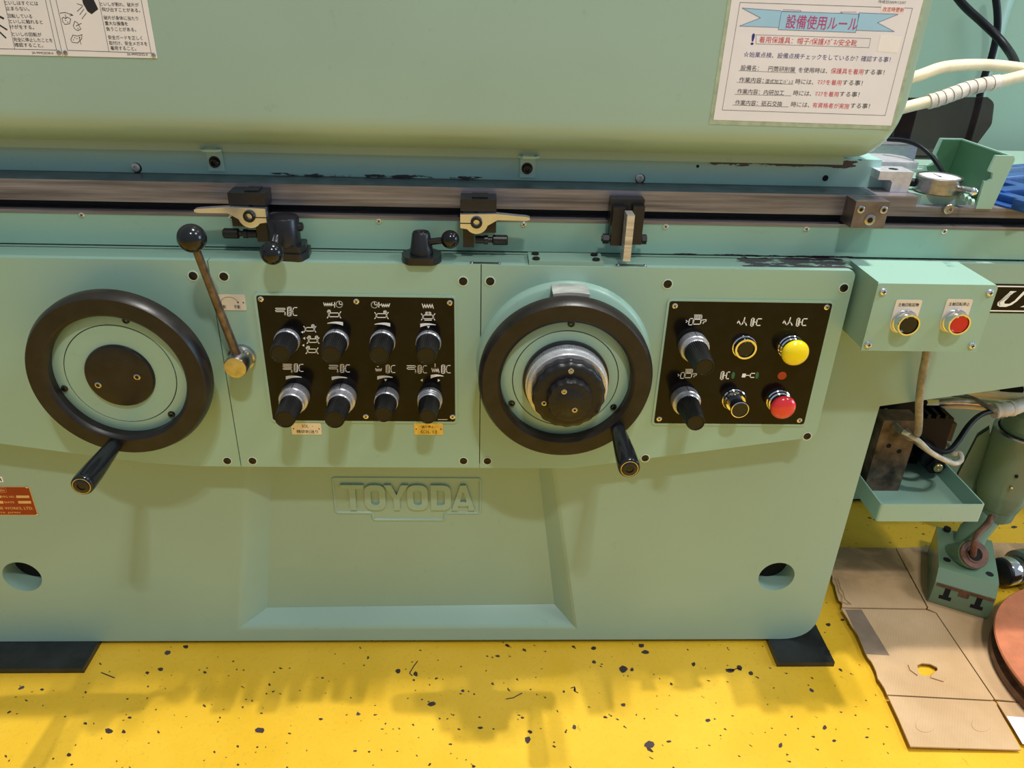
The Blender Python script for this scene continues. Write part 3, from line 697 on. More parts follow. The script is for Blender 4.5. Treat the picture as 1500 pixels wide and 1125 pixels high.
def wedge(LW, FP, x0, y0, x1, flip=False):
    n = 8; top = []; bot = []
    for i in range(n+1):
        u = i/n; x = x0+(x1-x0)*u; arc = -16*math.sin(pi*(.12+.62*u) if not flip else pi*(.26+.62*u))
        th = (4+20*u) if not flip else (24-20*u); top.append((x, y0+arc+8)); bot.append((x, y0+arc+8+th))
    for i in range(n): FP([top[i], top[i+1], bot[i+1], bot[i]])
def tri(FP, x, y, d, s=10):
    FP({'l': [(x-s, y), (x+s*.6, y-s), (x+s*.6, y+s)], 'r': [(x+s, y), (x-s*.6, y-s), (x-s*.6, y+s)], 'd': [(x, y+s), (x-s, y-s*.6), (x+s, y-s*.6)], 'ul': [(x-s, y-s), (x+s*.7, y-s*.3), (x-s*.3, y+s*.9)]}[d])
SYA = []
def _s(LW, FP):
    meander(LW, FP, 205, 148, 65, 34, 2); wheelc(LW, FP, 287, 140, 64, 60)
SYA.append(_s)
def _s(LW, FP):
    work(LW, FP, 440, 292, 54, 24, (461,)); work(LW, FP, 462, 370, 54, 24, (436, 486)); work(LW, FP, 455, 440, 54, 24, (428,))
    tri(FP, 388, 312, 'l', 9); tri(FP, 402, 354, 'l', 9); tri(FP, 396, 402, 'l', 9)
SYA.append(_s)
def _s(LW, FP):
    zig(LW, 535, 592, 122, 12, 8); LW([(592, 125), (612, 125)]); LW([(610, 108), (610, 140)]); clock(LW, FP, 642, 121, 22)
    work(LW, FP, 606, 193, 64, 26, (572,)); wedge(LW, FP, 560, 247, 668)
SYA.append(_s)
def _s(LW, FP):
    clock(LW, FP, 884, 124, 22); LW([(914, 108), (914, 140)]); LW([(914, 125), (932, 125)]); zig(LW, 932, 988, 129, 12, 8)
    work(LW, FP, 932, 198, 64, 26, (956,)); wedge(LW, FP, 884, 254, 992)
SYA.append(_s)
def _s(LW, FP):
    zig(LW, 1212, 1288, 133, 15, 9); work(LW, FP, 1252, 207, 64, 26, (1244, 1262)); LW([(1230, 230), (1275, 230)], .0012)
    wedge(LW, FP, 1198, 258, 1304, True); tri(FP, 1254, 276, 'd', 10)
SYA.append(_s)
def _s(LW, FP):
    meander(LW, FP, 256, 532, 60, 44, 3); wheelc(LW, FP, 333, 530, 60, 54); wedge(LW, FP, 275, 618, 384, True)
SYA.append(_s)
def _s(LW, FP):
    meander(LW, FP, 573, 540, 58, 36, 2); wheelc(LW, FP, 650, 534, 62, 54); wedge(LW, FP, 590, 622, 696, True)
SYA.append(_s)
def _s(LW, FP):
    zig(LW, 892, 932, 572, 10, 8); FP([(900, 545), (914, 545), (907, 553)]); wheelc(LW, FP, 964, 538, 60, 54); wedge(LW, FP, 903, 618, 1008, True); tri(FP, 960, 640, 'd', 10)
SYA.append(_s)
def _s(LW, FP):
    meander(LW, FP, 1108, 542, 58, 36, 2); wheelc(LW, FP, 1183, 540, 58, 54); tri(FP, 1209, 642, 'l', 10)
    zig(LW, 1277, 1327, 574, 14, 7); LW([(1300, 530), (1300, 552)]); tri(FP, 1300, 550, 'd', 6); wheelc(LW, FP, 1344, 538, 60, 56); wedge(LW, FP, 1270, 610, 1358, True); tri(FP, 1325, 643, 'r', 10)
SYA.append(_s)
def _s(LW, FP):
    for i in range(7): LW([(1322+i*9, 912), (1328+i*9, 912)], .0009)
SYA.append(_s)
for _s in SYA: icons(plA, PXA[0], 4.6875, 360, 420, _s, name='printed_symbol')
def headst(LW, FP, x, y, s=1.0):
    LW([(x, y-8*s), (x+10*s, y), (x, y+8*s)], .0010); LW([(x+10*s, y), (x+22*s, y)], .001)
    LW([(x+28*s, y-22*s), (x+58*s, y-22*s), (x+50*s, y+28*s), (x+18*s, y+28*s)], .0012, True)
    LW([(x+62*s, y-16*s), (x+118*s, y-16*s), (x+112*s, y+22*s), (x+54*s, y+22*s)], .0014, True)
    for i in range(6): LW([(x+(68+9*i)*s, y-48*s), (x+(66+9*i)*s, y-22*s)], .0008)
    LW([(x+66*s, y-50*s), (x+124*s, y-50*s), (x+122*s, y-22*s)], .0010)
    LW([(x+122*s, y-10*s), (x+160*s, y-14*s), (x+152*s, y+6*s), (x+136*s, y+2*s), (x+134*s, y+16*s)], .0012)
def wave(LW, x, y):
    LW([(x, y+8), (x+10, y-10), (x+22, y+20), (x+34, y+24), (x+44, y+2)], .0015); LW([(x+58, y-32), (x+48, y+2), (x+62, y+6), (x+70, y+26)], .0015)
def hcup(LW, FP, x, y, k=1):
    LW([(x+8, y-30), (x+30, y-30), (x+18, y+32), (x-2, y+32)], .0013, True); LW([(x+20, y-20), (x+12, y+22)], .0010)
    LW([(x+32, y), (x+44, y)], .0012); LW([(x+84*k, y-26), (x+52, y-26), (x+42, y+26), (x+72*k, y+26)], .0015)
for _s in (lambda L_, P_: headst(L_, P_, 295, 218), lambda L_, P_: headst(L_, P_, 232, 640, .92), lambda L_, P_: (wave(L_, 698, 222), hcup(L_, P_, 802, 224)), lambda L_, P_: (wave(L_, 1056, 222), hcup(L_, P_, 1160, 224)), lambda L_, P_: hcup(L_, P_, 565, 642, .85), lambda LW, FP: (FP([(738, 628), (766, 628), (760, 658), (730, 658)]), LW([(766, 642), (795, 642)], .0013), LW([(832, 626), (802, 626), (796, 658), (826, 658)], .0015))):
    icons(plB, PXB[0], 5.357, 950, 430, _s, name='printed_symbol')
def ell(cx, cy, a, b_, n=18, sh=-.15): return [(cx+a*cos(2*pi*i/n)-sh*b_*sin(2*pi*i/n)*-1, cy+b_*sin(2*pi*i/n)) for i in range(n)]
icons(plB, PXB[0], 5.357, 950, 430, lambda LW, FP: (FP(ell(664, 642, 13, 27)), FP(ell(852, 642, 13, 27))), 'print_green', 'green_marks')
icons(plB, PXB[0], 5.357, 950, 430, lambda LW, FP: FP(ell(1048, 645, 35, 31)), 'red_disc', 'red_mark')

# ============================================================ KNOBS
def knurl(n, depth):
    return lambda a, h, k: 1-depth*(k % 2)
def knob(label, x, z, base, body, Lb, group, tilt=0):
    """base = metal tiers [(radius, from, to)], body = (r0, r1, start); Lb = overall length"""
    t = thing('rotary_control', label, 'rotary knob', (x, -.0022, z), group)
    for (r, a, b_) in base:
        part('metal_skirt', 'steel_brushed', t, lambda bm: lathe(bm, [(r, a), (r, b_-.0018), (r-.0016, b_), (r*.6, b_)], 48, '-Y'), smooth=40)
    r0, r1, s = body
    part('knurled_grip', 'knob_black', t, lambda bm: lathe(bm, [(r0, s-.001), (r0, s+.002), (r1+(r0-r1)*.1, Lb-.003), (r1, Lb-.0015)], 72, '-Y', mod=lambda a, h, k: 1-(.055 if k % 2 else 0)), smooth=0)
    part('grip_cap', 'knob_cap', t, lambda bm: lathe(bm, [(r1*.97, Lb-.003), (r1*.97, Lb-.0003), (r1*.88, Lb), (r1*.84, Lb-.0012), (r1*.3, Lb-.0014)], 40, '-Y'), smooth=40)
    part('index_line', 'print_black', t, lambda bm: box(bm, -.0005, .0005, -base[0][2]+.001, -base[0][1]-.001, base[0][0]-.0005, base[0][0]+.0003))
    return t
gu = 'fluted black control knobs on the machine covers'
XA = (-.3295, -.2475, -.1690, -.0915)
nm = ('first', 'second', 'third', 'fourth')
for i, x in enumerate(XA):
    knob('low-skirted black fluted knob, %s from the left in the upper row of eight' % nm[i], x, -.5525, [(.0215, 0, .010)], (.0203, .0162, .010), .056, gu)
knob('long black fluted knob on two silver tiers, first in the lower row of eight', XA[0]+.002, -.660, [(.0252, 0, .020), (.0215, .020, .034)], (.0195, .0165, .034), .083, gu)
knob('long black fluted knob on two silver tiers, second in the lower row of eight', XA[1]+.002, -.660, [(.0250, 0, .020), (.0215, .020, .034)], (.0195, .0165, .034), .083, gu)
knob('black fluted knob on one tall silver skirt, third in the lower row of eight', XA[2]+.002, -.6615, [(.0208, 0, .021)], (.0195, .0150, .021), .062, gu)
knob('black fluted knob on stepped chrome rings, last in the lower row of eight', XA[3], -.6625, [(.0220, 0, .011), (.0212, .011, .016), (.0205, .016, .022)], (.0190, .0142, .022), .066, gu)
knob('black fluted knob on broad silver skirt, top left of the plate with the yellow button', .3635, -.5530, [(.0252, 0, .019), (.0215, .019, .026)], (.0208, .0152, .026), .086, gu)
knob('black fluted knob on broad silver skirt, bottom left of the plate with the yellow button', .3635, -.6590, [(.0252, 0, .019), (.0215, .019, .026)], (.0208, .0152, .026), .086, gu)

# ============================================================ PUSH BUTTONS
def pushbtn(label, loc, capmat, r=.0215, rc=.0150, h=.014, caph=.013):
    t = thing('push_button', label, 'push button', loc)
    part('chrome_bezel', 'chrome', t, lambda bm: lathe(bm, [(r, 0), (r, .003), (r*.97, .0042), (r*.91, .0046), (r*.91, h-.002), (r*.87, h), (rc*1.06, h), (rc*1.03, h-.004)], 48, '-Y'), smooth=35)
    part('button_cap', capmat, t, lambda bm: lathe(bm, [(rc, h-.004), (rc, caph-.001), (rc*.93, caph), (rc*.88, caph-.0006), (rc*.3, caph-.0006)], 40, '-Y'), smooth=35)
    return t
PY = -.0022
pushbtn('black push button in a chrome bezel, on the right control plate', (.4530, PY, -.5540), 'bakelite', .0215, .0145, .014, .0135)
t = thing('selector_button', 'tall black chrome-rimmed button below the black push button', 'push button', (.4525, PY, -.6590))
part('chrome_bezel', 'chrome', t, lambda bm: lathe(bm, [(.0215, 0), (.0215, .003), (.0200, .0045), (.0195, .009), (.0178, .011), (.0172, .015), (.0135, .015)], 48, '-Y'))
part('black_stem', 'bakelite', t, lambda bm: lathe(bm, [(.0133, .013), (.0133, .034), (.0150, .0345), (.0148, .0385), (.004, .0385)], 40, '-Y'))
part('chrome_rim', 'chrome', t, lambda bm: ringlathe(bm, [(.0158, .0345), (.0158, .0395), (.0143, .0400), (.0143, .0345)], 48, axis='-Y'))
for lab, x, z, mat, d in (('yellow mushroom push button with chrome base', .5345, -.5535, 'yellow_button', .0235), ('red mushroom push button below the yellow one', .5340, -.6605, 'red_button', .0225)):
    t = thing('mushroom_button', lab, 'push button', (x, PY, z))
    part('chrome_base', 'chrome', t, lambda bm: lathe(bm, [(.0220, 0), (.0220, .003), (.0205, .0045), (.0200, .009), (.0180, .011), (.0175, .016), (.010, .016)], 48, '-Y'))
    part('mushroom_cap', mat, t, lambda bm: lathe(bm, [(.010, .015), (d*.93, .022), (d, .0245), (d*.99, .0275), (d*.9, .0315), (d*.7, .0345), (d*.4, .0363), (d*.12, .0368)], 48, '-Y'), smooth=60)

# ============================================================ LITTLE LABELS ON THE COVERS
def mini(name, label, pts, mat, words, rivets, extra=None):
    c_ = [onY(*p, -.0004) for p in pts]; x0 = min(p.x for p in c_); x1 = max(p.x for p in c_); z0 = min(p.z for p in c_); z1 = max(p.z for p in c_)
    t = thing(name, label, 'label plate', (x0, -.0002, z0)); w, h = x1-x0, z1-z0
    part('plate_sheet', mat, t, lambda bm: prism(bm, rounded([(0, 0), (w, 0), (w, h), (0, h)], .0015, 2), -.0009, 0))
    def f(bm):
        for s, a, b_, c, d in words: text_bm(bm, s, a*w, b_*h, c*w, d*h, -.0009, 0, .004)
        if extra: extra(bm, w, h)
    part('engraving', 'print_black', t, f, smooth=0)
    for a, b_ in rivets: part('rivet', 'screw_dark', t, lambda bm: lathe(bm, [(.0012, .0009), (.0010, .0016), (.0004, .0018)], 10, '-Y', (a*w, 0, b_*h)))
mini('brass_label', 'tan engraved brass label under the first two lower knobs', [(426, 619.5), (470, 619.5), (469.5, 636), (428, 636)], 'label_plate', [('SOL', .36, .60, .22, .26), ('·', .70, .70, .03, .06), ('精研削送り', .16, .10, .72, .30)], [(.07, .5), (.92, .5)])
mini('brass_label', 'bright yellow brass label under the last lower knob', [(607, 620), (649, 620), (649, 636.5), (607, 636.5)], 'brass', [('送り停止', .26, .58, .42, .24), ('SOL 13', .22, .14, .56, .24)], [(.07, .5), (.92, .5)])
def arc(bm, w, h):
    P = [(w*(.44+.31*cos(a)), h*(.42+.42*sin(a))) for a in [pi*(.06+.88*i/14) for i in range(15)]]; strip(bm, P, .0006, -.0009)
    for s, p in ((1, P[0]), (-1, P[-1])): fillp(bm, [(p[0]-.0018, p[1]+.0015), (p[0]+.0018, p[1]+.0015), (p[0], p[1]-.002)], -.0009)
mini('brass_label', 'pale metal label with curved double arrow beside the long lever', [(316, 431.5), (358, 431.5), (360.5, 454), (322, 454)], 'label_plate', [('自動', .08, .10, .22, .24), ('手動', .58, .10, .22, .24)], [(.93, .5)], arc)
# red maker's plate and white tag, both cut by the left edge of the picture
def o_red():
    a = onY(56.5, 754.5, FY); b_ = onY(44, 712.5, FY)
    t = thing('maker_plate', 'red maker nameplate with gold lettering on the left of the bed', 'nameplate', (a.x-.19, FY, a.z)); w, h = .19, b_.z-a.z
    part('plate_rim', 'name_gold', t, lambda bm: prism(bm, rounded([(0, 0), (w, 0), (w, h), (0, h)], .004, 3), -.0008, 0))
    part('red_field', 'name_red', t, lambda bm: prism(bm, rounded([(.0015, .0015), (w-.0015, .0015), (w-.0015, h-.0015), (.0015, h-.0015)], .004, 3), -.0012, -.0004))
    mm = lambda x, y: (lambda p: (p.x-(a.x-.19), p.z-a.z))(onY(x/11.25, 680+y/11.25, FY-.0014))
    def f(bm):
        def tx(s, x0, y0, x1, hh, xl=None):
            u, v = mm(x0, y0), mm(x1, y0); z = mm(x0, y0-hh)[1]-u[1]; text_bm(bm, s, u[0], u[1], v[0]-u[0], z, -.0012, 0, .012)
        tx('TOYODA', -118, 450, 88, 38); tx('MFG. NO.', 32, 552, 246, 32); tx('DATE', 80, 642, 240, 30); tx('MACHINE WORKS, LTD.', -270, 752, 555, 50); tx('KARIYA  JAPAN', -150, 815, 342, 32)
        for P in ([(262, 515), (478, 515), (486, 556), (272, 556)], [(295, 605), (508, 605), (518, 648), (305, 648)], [(-180, 515), (14, 515), (24, 556), (-180, 556)], [(-180, 605), (50, 605), (60, 648), (-180, 648)]): fillp(bm, [mm(*p) for p in P], -.0012)
        strip(bm, rounded([mm(-150, 392), mm(96, 392), mm(112, 466), mm(-150, 466)], .003, 3), .0005, -.0012, True)
    part('gold_lettering', 'name_gold', t, f, smooth=0)
    for p in ((440, 382), (612, 832)): c_ = mm(*p); part('rivet', 'screw_bright', t, lambda bm: lathe(bm, [(.0022, .001), (.0018, .002), (.0006, .0024)], 12, '-Y', (c_[0], 0, c_[1])))
    c1 = onY(5.5, 706, FY); t = thing('white_tag', 'white sticker with black letter above the red nameplate', 'sticker', (c1.x-.05, FY, c1.z)); h = .0125
    part('tag_sheet', 'print_white', t, lambda bm: prism(bm, [(0, 0), (.05, 0), (.05, h), (0, h)], -.0006, 0)); part('tag_letter', 'print_black', t, lambda bm: text_bm(bm, 'n', .0405, .002, .007, .0085, -.0006, 0, .02), smooth=0)
o_red()

# ============================================================ HAND WHEELS
def wheel(label, cx, hang, fancy):
    t = thing('hand_wheel', label, 'handwheel', (cx, 0, -.591))
    part('rim', 'rim_black', t, lambda bm: ringlathe(bm, [(.1115, .078), (.1085, .074), (.1085, .050), (.114, .046), (.140, .046), (.1455, .052), (.1455, .066), (.1410, .0775), (.139, .0800), (.1145, .0800)], 96, axis='-Y'), smooth=25)
    part('web_disc', 'mint_enamel_panel', t, lambda bm: lathe(bm, [(.1125, .052), (.1125, .058), (.110, .0595), (.0905, .0625), (.0895, .0625), (.0892, .0612), (.0880, .0612), (.0877, .0628), (.06, .0640), (.02, .0640)], 96, '-Y'), smooth=30)
    part('groove_line', 'slot_dark', t, lambda bm: ringlathe(bm, [(.0894, .0610), (.0894, .0616), (.0881, .0616), (.0881, .0610)], 96, axis='-Y'))
    part('shaft_hub', 'oxide_steel', t, lambda bm: lathe(bm, [(.035, .0), (.035, .053), (.02, .053)], 32, '-Y'))
    for a in hang[1]:
        part('socket_screw', 'screw_dark', t, lambda bm: lathe(bm, [(.0058, .0585), (.0058, .0625), (.0050, .0640), (.0030, .0640), (.0028, .061)], 18, '-Y', (.1005*cos(a), 0, .1005*sin(a))))
    ha = hang[0]; hx, hz = .1265*cos(ha), .1265*sin(ha)
    hd = part('handle_grip', 'bakelite', t, lambda bm: lathe(bm, [(.0110, .079), (.0125, .083), (.0132, .100), (.0155, .135), (.0172, .165), (.0176, .192), (.0170, .1985), (.0160, .200), (.0132, .2005)], 40, '-Y', (hx, 0, hz)), smooth=50)
    part('grip_end_ring', 'steel', hd, lambda bm: ringlathe(bm, [(.0140, .1995), (.0140, .2012), (.0128, .2012), (.0128, .1995)], 32, axis='-Y', c=(hx, 0, hz)))
    part('grip_end_bolt', 'oxide_steel', hd, lambda bm: lathe(bm, [(.0112, .199), (.0112, .2015), (.0100, .2022), (.0066, .2022), (.0062, .198)], 6 if 0 else 24, '-Y', (hx, 0, hz)))
    return t
def dirang(cx, px, Y): p = onY(*px, Y); return math.atan2(p.z+.591, p.x-cx)
sl = [dirang(-.590, q_, -.062) for q_ in ((184, 473), (91.5, 570), (253, 608.5))]
wl = wheel('left black-rimmed handwheel with plain green disc and crank handle', -.590, (dirang(-.590, (168, 656), -.08), sl), False)
part('hub_cap', 'rim_black', wl, lambda bm: lathe(bm, [(.0555, .060), (.0555, .0665), (.0535, .0700), (.048, .0712), (.02, .0715)], 64, '-Y'), smooth=40)
for p in ((201, 552), (144, 564)):
    c_ = onY(*p, -.0715); part('socket_screw', 'steel', wl, lambda bm: lathe(bm, [(.0055, .071), (.0055, .0725), (.0042, .0732), (.0030, .0732), (.0028, .070)], 18, '-Y', (c_.x+.590, 0, c_.z+.591)))
sr = [dirang(.1395, q_, -.062) for q_ in ((836.5, 477), (751, 590.5), (898, 596))]
wr = wheel('right black-rimmed handwheel with scalloped dial knobs at its hub', .1395, (dirang(.1395, (907, 630), -.08), sr), True)
part('collar', 'oxide_steel', wr, lambda bm: lathe(bm, [(.072, .058), (.072, .070), (.069, .0715), (.05, .0715)], 72, '-Y'), smooth=30)
part('graduated_dial', 'steel_brushed', wr, lambda bm: lathe(bm, [(.068, .070), (.068, .085), (.0665, .0855), (.0655, .0990), (.0635, .1005), (.05, .1005)], 72, '-Y'), smooth=25)
def dial(bm):
    for i in range(100):
        a = 2*pi*i/100; r = .06805; L_ = .005 if i % 5 == 0 else .003; w = .0004
        d = Vector((cos(a), 0, sin(a))); s = Vector((-sin(a), 0, cos(a)))*w
        bm.faces.new([bm.verts.new(v) for v in (d*r+s+Vector((0, -.0835, 0)), d*r-s+Vector((0, -.0835, 0)), d*r-s+Vector((0, -.0835+L_, 0)), d*r+s+Vector((0, -.0835+L_, 0)))])
o = part('dial_graduations', 'print_black', wr, dial, smooth=0); o['kind'] = 'stuff'
sc = lambda n, d: (lambda a, h, k: 1-d*(.5+.5*cos(a*n)))
part('scalloped_knob', 'scallop_black', wr, lambda bm: lathe(bm, [(.058, .0995), (.0595, .102), (.0595, .118), (.0570, .1225), (.05, .124), (.03, .1245)], 180, '-Y', mod=sc(18, .028)), smooth=50)
part('index_pin', 'steel', wr, lambda bm: lathe(bm, [(.0035, .1235), (.0035, .1265), (.002, .1275)], 14, '-Y', (.0, 0, .045)))
sk = part('small_scalloped_knob', 'scallop_black', wr, lambda bm: lathe(bm, [(.033, .123), (.0365, .126), (.0370, .137), (.0350, .1415), (.029, .143), (.022, .1428), (.021, .1435)], 160, '-Y', mod=sc(16, .04)), smooth=50)
for p, y_ in (((826.3, 573.5), .1435), ((841.8, 600.3), .1435), ((797, 590.3), .1245), ((836.5, 543), .1245)):
    c_ = onY(*p, -y_); part('socket_screw', 'steel', wr, lambda bm: lathe(bm, [(.0045, y_-.001), (.0045, y_+.0012), (.0032, y_+.0016), (.0022, y_+.0016), (.002, y_-.0005)], 16, '-Y', (c_.x-.1395, 0, c_.z+.591)))

# ============================================================ LONG LEVER WITH BLACK BALL
LB = onY(344.5, 539, -.045)
t = thing('control_lever', 'long bronze-coloured lever with black ball, right of the left handwheel', 'lever', (LB.x, 0, LB.z))
part('pivot_boss', 'steel', t, lambda bm: lathe(bm, [(.0225, .0005), (.0225, .008), (.0195, .010), (.0195, .042), (.018, .0455), (.006, .0462)], 40, '-Y'), smooth=35)
top = onY(281, 349, -.085)-Vector((LB.x, 0, LB.z)); bt = Vector((.000, -.028, .016))
part('lever_rod', 'brass', t, lambda bm: rod(bm, bt, top, .0076, 18, .0058), label='worn bronze-coloured lever rod').data.materials[0] = simple('bronze_rod', (.14, .105, .085), .32, metal=.5, var=.35, vscale=60)
part('ball_knob', 'bakelite', t, lambda bm: ball(bm, top, .0212, 32, 20), smooth=80)
part('set_screw', 'chrome', t, lambda bm: lathe(bm, [(.0048, .026), (.0048, .030), (.003, .0315)], 14, '-Y', (.013, .008, .016)))

# ============================================================ KNOB LEVERS ON THE LEDGE
p = onZ(418, 381, ZL)
t = thing('ledge_lever', 'black cylindrical lever hub with ball, standing on the ledge right of the long lever', 'lever', (p.x, p.y+.020, ZL))
part('flange', 'oxide_steel', t, lambda bm: (prism(bm, rounded([(-.034, -.022), (.028, -.030), (.036, -.006), (.034, .026), (-.030, .028)], .008, 4), 0, .012, 'Z'), bevel(bm, .0012, 2, 50)))
part('flange_cap', 'oxide_steel', t, lambda bm: (prism(bm, rounded([(-.028, -.020), (.026, -.025), (.032, -.006), (.030, .022), (-.026, .024)], .008, 4), .012, .023, 'Z'), bevel(bm, .0012, 2, 50)))
part('hub', 'oxide_steel', t, lambda bm: lathe(bm, [(.0255, .022), (.0255, .064), (.024, .0665), (.006, .0670)], 40, 'Z', (-.002, 0, 0)), smooth=40)
bl_ = onY(398.7, 370.7, -.035)-Vector((p.x, p.y+.020, ZL))
part('lever_arm', 'chrome', t, lambda bm: rod(bm, (-.010, -.018, .040), bl_, .0065, 16))
part('ball_knob', 'bakelite', t, lambda bm: ball(bm, bl_, .0185, 32, 20), smooth=80)
part('side_screw', 'oxide_steel', t, lambda bm: lathe(bm, [(.007, .0), (.007, .006), (.0035, .008)], 14, 'X', (.022, 0, .050)))
p = onZ(616.5, 388, ZL)
t = thing('ledge_lever', 'black conical lever hub with small ball, standing left of the cover seam', 'lever', (p.x, p.y+.022, ZL))
def fl3(bm):
    P = [(.0325*cos(a), .0325*sin(a)) for a in [2*pi*i/40 for i in range(40)]]; P = [(x, max(y, -.027)) for x, y in P]
    prism(bm, P, 0, .012, 'Z'); bevel(bm, .001, 2, 50)
part('round_flange', 'oxide_steel', t, fl3)
part('cone_hub', 'oxide_steel', t, lambda bm: lathe(bm, [(.0190, .012), (.0190, .020), (.0180, .023), (.0145, .046), (.0128, .0485), (.0115, .0485), (.0105, .0475), (.004, .0475)], 36, 'Z'), smooth=40)
part('top_screw', 'steel', t, lambda bm: lathe(bm, [(.006, .047), (.006, .0488), (.003, .0488), (.003, .0475)], 16, 'Z'))
bl_ = onY(659.3, 350.7, .012)-Vector((p.x, p.y+.022, ZL))
part('lever_arm', 'oxide_steel', t, lambda bm: rod(bm, (.010, -.002, .032), bl_, .0055, 16))
part('ball_knob', 'bakelite', t, lambda bm: ball(bm, bl_, .0150, 28, 18), smooth=80)

# ============================================================ TABLE STOPS (dogs) ON THE RAIL
def dog(label, px0, sgn):
    """px0 = pixel of the clamp screw; sgn = -1 lever to the left, +1 to the right"""
    Yf = .026; c_ = onY(*px0, Yf); t = thing('table_stop', label, 'table stop', (c_.x, Yf, c_.z))
    s = sgn
    def q1(bm):
        box(bm, *sorted((-s*.026, s*.032)), -.004+.004, .045, .016, .035)
        box(bm, *sorted((-s*.022, -s*.004)), .006, .030, -.046, .016)
    part('stop_body', 'oxide_steel', t, q1, bev=.0012)
    obox('top_pad', 'knob_cap', t, -.008, .018 if s > 0 else .014, .010, .038, .0345, .0368, bev=.0006)
    obox('clamp_jaw', 'oxide_steel', t, *sorted((s*.002, s*.032)), .004, .034, -.020, .016, bev=.0012)
    def lev(bm):
        pts = [(-s*.026, .012), (-s*.026, -.010)] + [(.0 + .0185*cos(a)*s, -.001+.0185*sin(a)) for a in [(-pi*.80+pi*.72*i/8) for i in range(9)]] + [(s*.034, .004), (s*.080, .0035), (s*.086, .0050), (s*.086, .0085), (s*.080, .0100), (s*.030, .0140)]
        prism(bm, pts, -.0060, .0058); bevel(bm, .0022, 3, 40)
    part('clamp_lever', 'chrome_gold', t, lev, smooth=50)
    part('clamp_slit', 'slot_dark', t, lambda bm: box(bm, *sorted((-s*.0262, -s*.008)), -.0063, .0, -.0030, -.0014))
    part('socket_screw', 'screw_dark', t, lambda bm: lathe(bm, [(.0095, .005), (.0095, .0100), (.0085, .0112), (.0052, .0112), (.0048, .005)], 24, '-Y'))
    z_ = -.035
    ax = 'X' if s > 0 else '-X'
    part('adjusting_screw', 'oxide_steel', t, lambda bm: lathe(bm, [(.0065, -.002), (.0065, .012), (.0075, .0125), (.0075, .019), (.0045, .0195), (.0045, .028)], 20, ax, (0, .014, z_), ))
    part('screw_knob', 'knob_black', t, lambda bm: lathe(bm, [(.0055, .026), (.0085, .028), (.0085, .050), (.0070, .052), (.003, .052)], 28, ax, (0, .014, z_), mod=lambda a, h, k: 1-.05*(k % 2)), smooth=30)
dog('black table stop with chrome clamp lever pointing left', (367, 315), -1)
dog('black table stop with chrome clamp lever pointing right', (698, 324), 1)
# reversing pawl with upright bar
p0 = onY(916, 330, .03)
t = thing('reversing_stop', 'black two-jaw reversing stop with bare upright steel bar', 'table stop', (p0.x, .03, p0.z))
obox('back_block', 'oxide_steel', t, -.024, .030, .010, .034, -.004, .040, bev=.001)
obox('jaw', 'oxide_steel', t, -.022, -.002, -.002, .034, -.034, .030, bev=.001)
obox('jaw', 'oxide_steel', t, .010, .029, -.002, .034, -.032, .032, bev=.001)
part('cross_bolt', 'oxide_steel', t, lambda bm: lathe(bm, [(.0045, -.036), (.0045, .040)], 12, 'X', (0, .010, -.026)))
for a, b_ in ((-.034, -.024), (.031, .039)): part('hex_nut', 'screw_dark', t, lambda bm: lathe(bm, [(.0085, a), (.0085, b_), (.004, b_)], 6, 'X', (0, .010, -.026)), smooth=0)
obox('upright_bar', 'index_steel', t, -.0045, .0075, -.034, -.006, -.050, .026, bev=.0008)
MATS['steel_brushed']
# right clamp block
c_ = onY(1273, 322, .028)
t = thing('rail_clamp_block', 'square steel clamp block with three socket screws on the rail', 'clamp block', (c_.x, .028, c_.z))
obox('block', 'clamp_steel', t, -.028, .028, 0, .044, -.014, .030, bev=.0010)
for x, z, r in ((-.018, .017, .0062), (.020, .017, .0062), (.001, .000, .0090)):
    part('socket_screw', 'steel', t, lambda bm: lathe(bm, [(r, 0), (r, .0012), (r*.8, .002), (r*.5, .002), (r*.45, -.002)], 20, '-Y', (x, 0, z)))
    part('screw_socket', 'hole_dark', t, lambda bm: lathe(bm, [(r*.46, .0018), (r*.46, .0022)], 6, '-Y', (x, 0, z)), smooth=0)
# ============================================================ START / STOP BUTTON BOX ON THE BED EXTENSION
BX0, BX1, BZ0, BZ1, BYF = .6275, .8215, -.5310, -.4140, -.064
t = thing('button_box', 'mint green sheet-metal box with one black and one red push button', 'control box', (BX0, FY, BZ0))
w, h, dpt = BX1-BX0, BZ1-BZ0, FY-BYF
part('box_shell', 'mint_enamel_panel', t, lambda bm: box(bm, .004, w, -dpt+.003, -.0005, .001, h+.0), bev=.003)
part('box_lid', 'mint_enamel_panel', t, lambda bm: (prism(bm, rounded([(0, 0), (w+.002, 0), (w+.002, h+.001), (0, h+.001)], [.001, .001, .008, .002], 5), -dpt, -dpt+.0032), bevel(bm, .0009, 2, 50)), smooth=40)
for p in ((1294.5, 428), (1451, 429.5), (1272.5, 505.5), (1424.5, 507)):
    c_ = onY(*p, BYF-.003); x, z = c_.x-BX0, c_.z-BZ0
    o = part('dome_screw', 'chrome_gold', t, lambda bm: lathe(bm, [(.0062, dpt), (.0062, dpt+.001), (.0050, dpt+.0035), (.0025, dpt+.0048), (.0008, dpt+.005)], 18, '-Y', (x, 0, z)))
    part('cross_slot', 'slot_dark', o, lambda bm: [box(bm, x-a, x+a, -dpt-.0052, -dpt-.0046, z-b_, z+b_) for a, b_ in ((.0028, .0007), (.0007, .0028))], smooth=0)
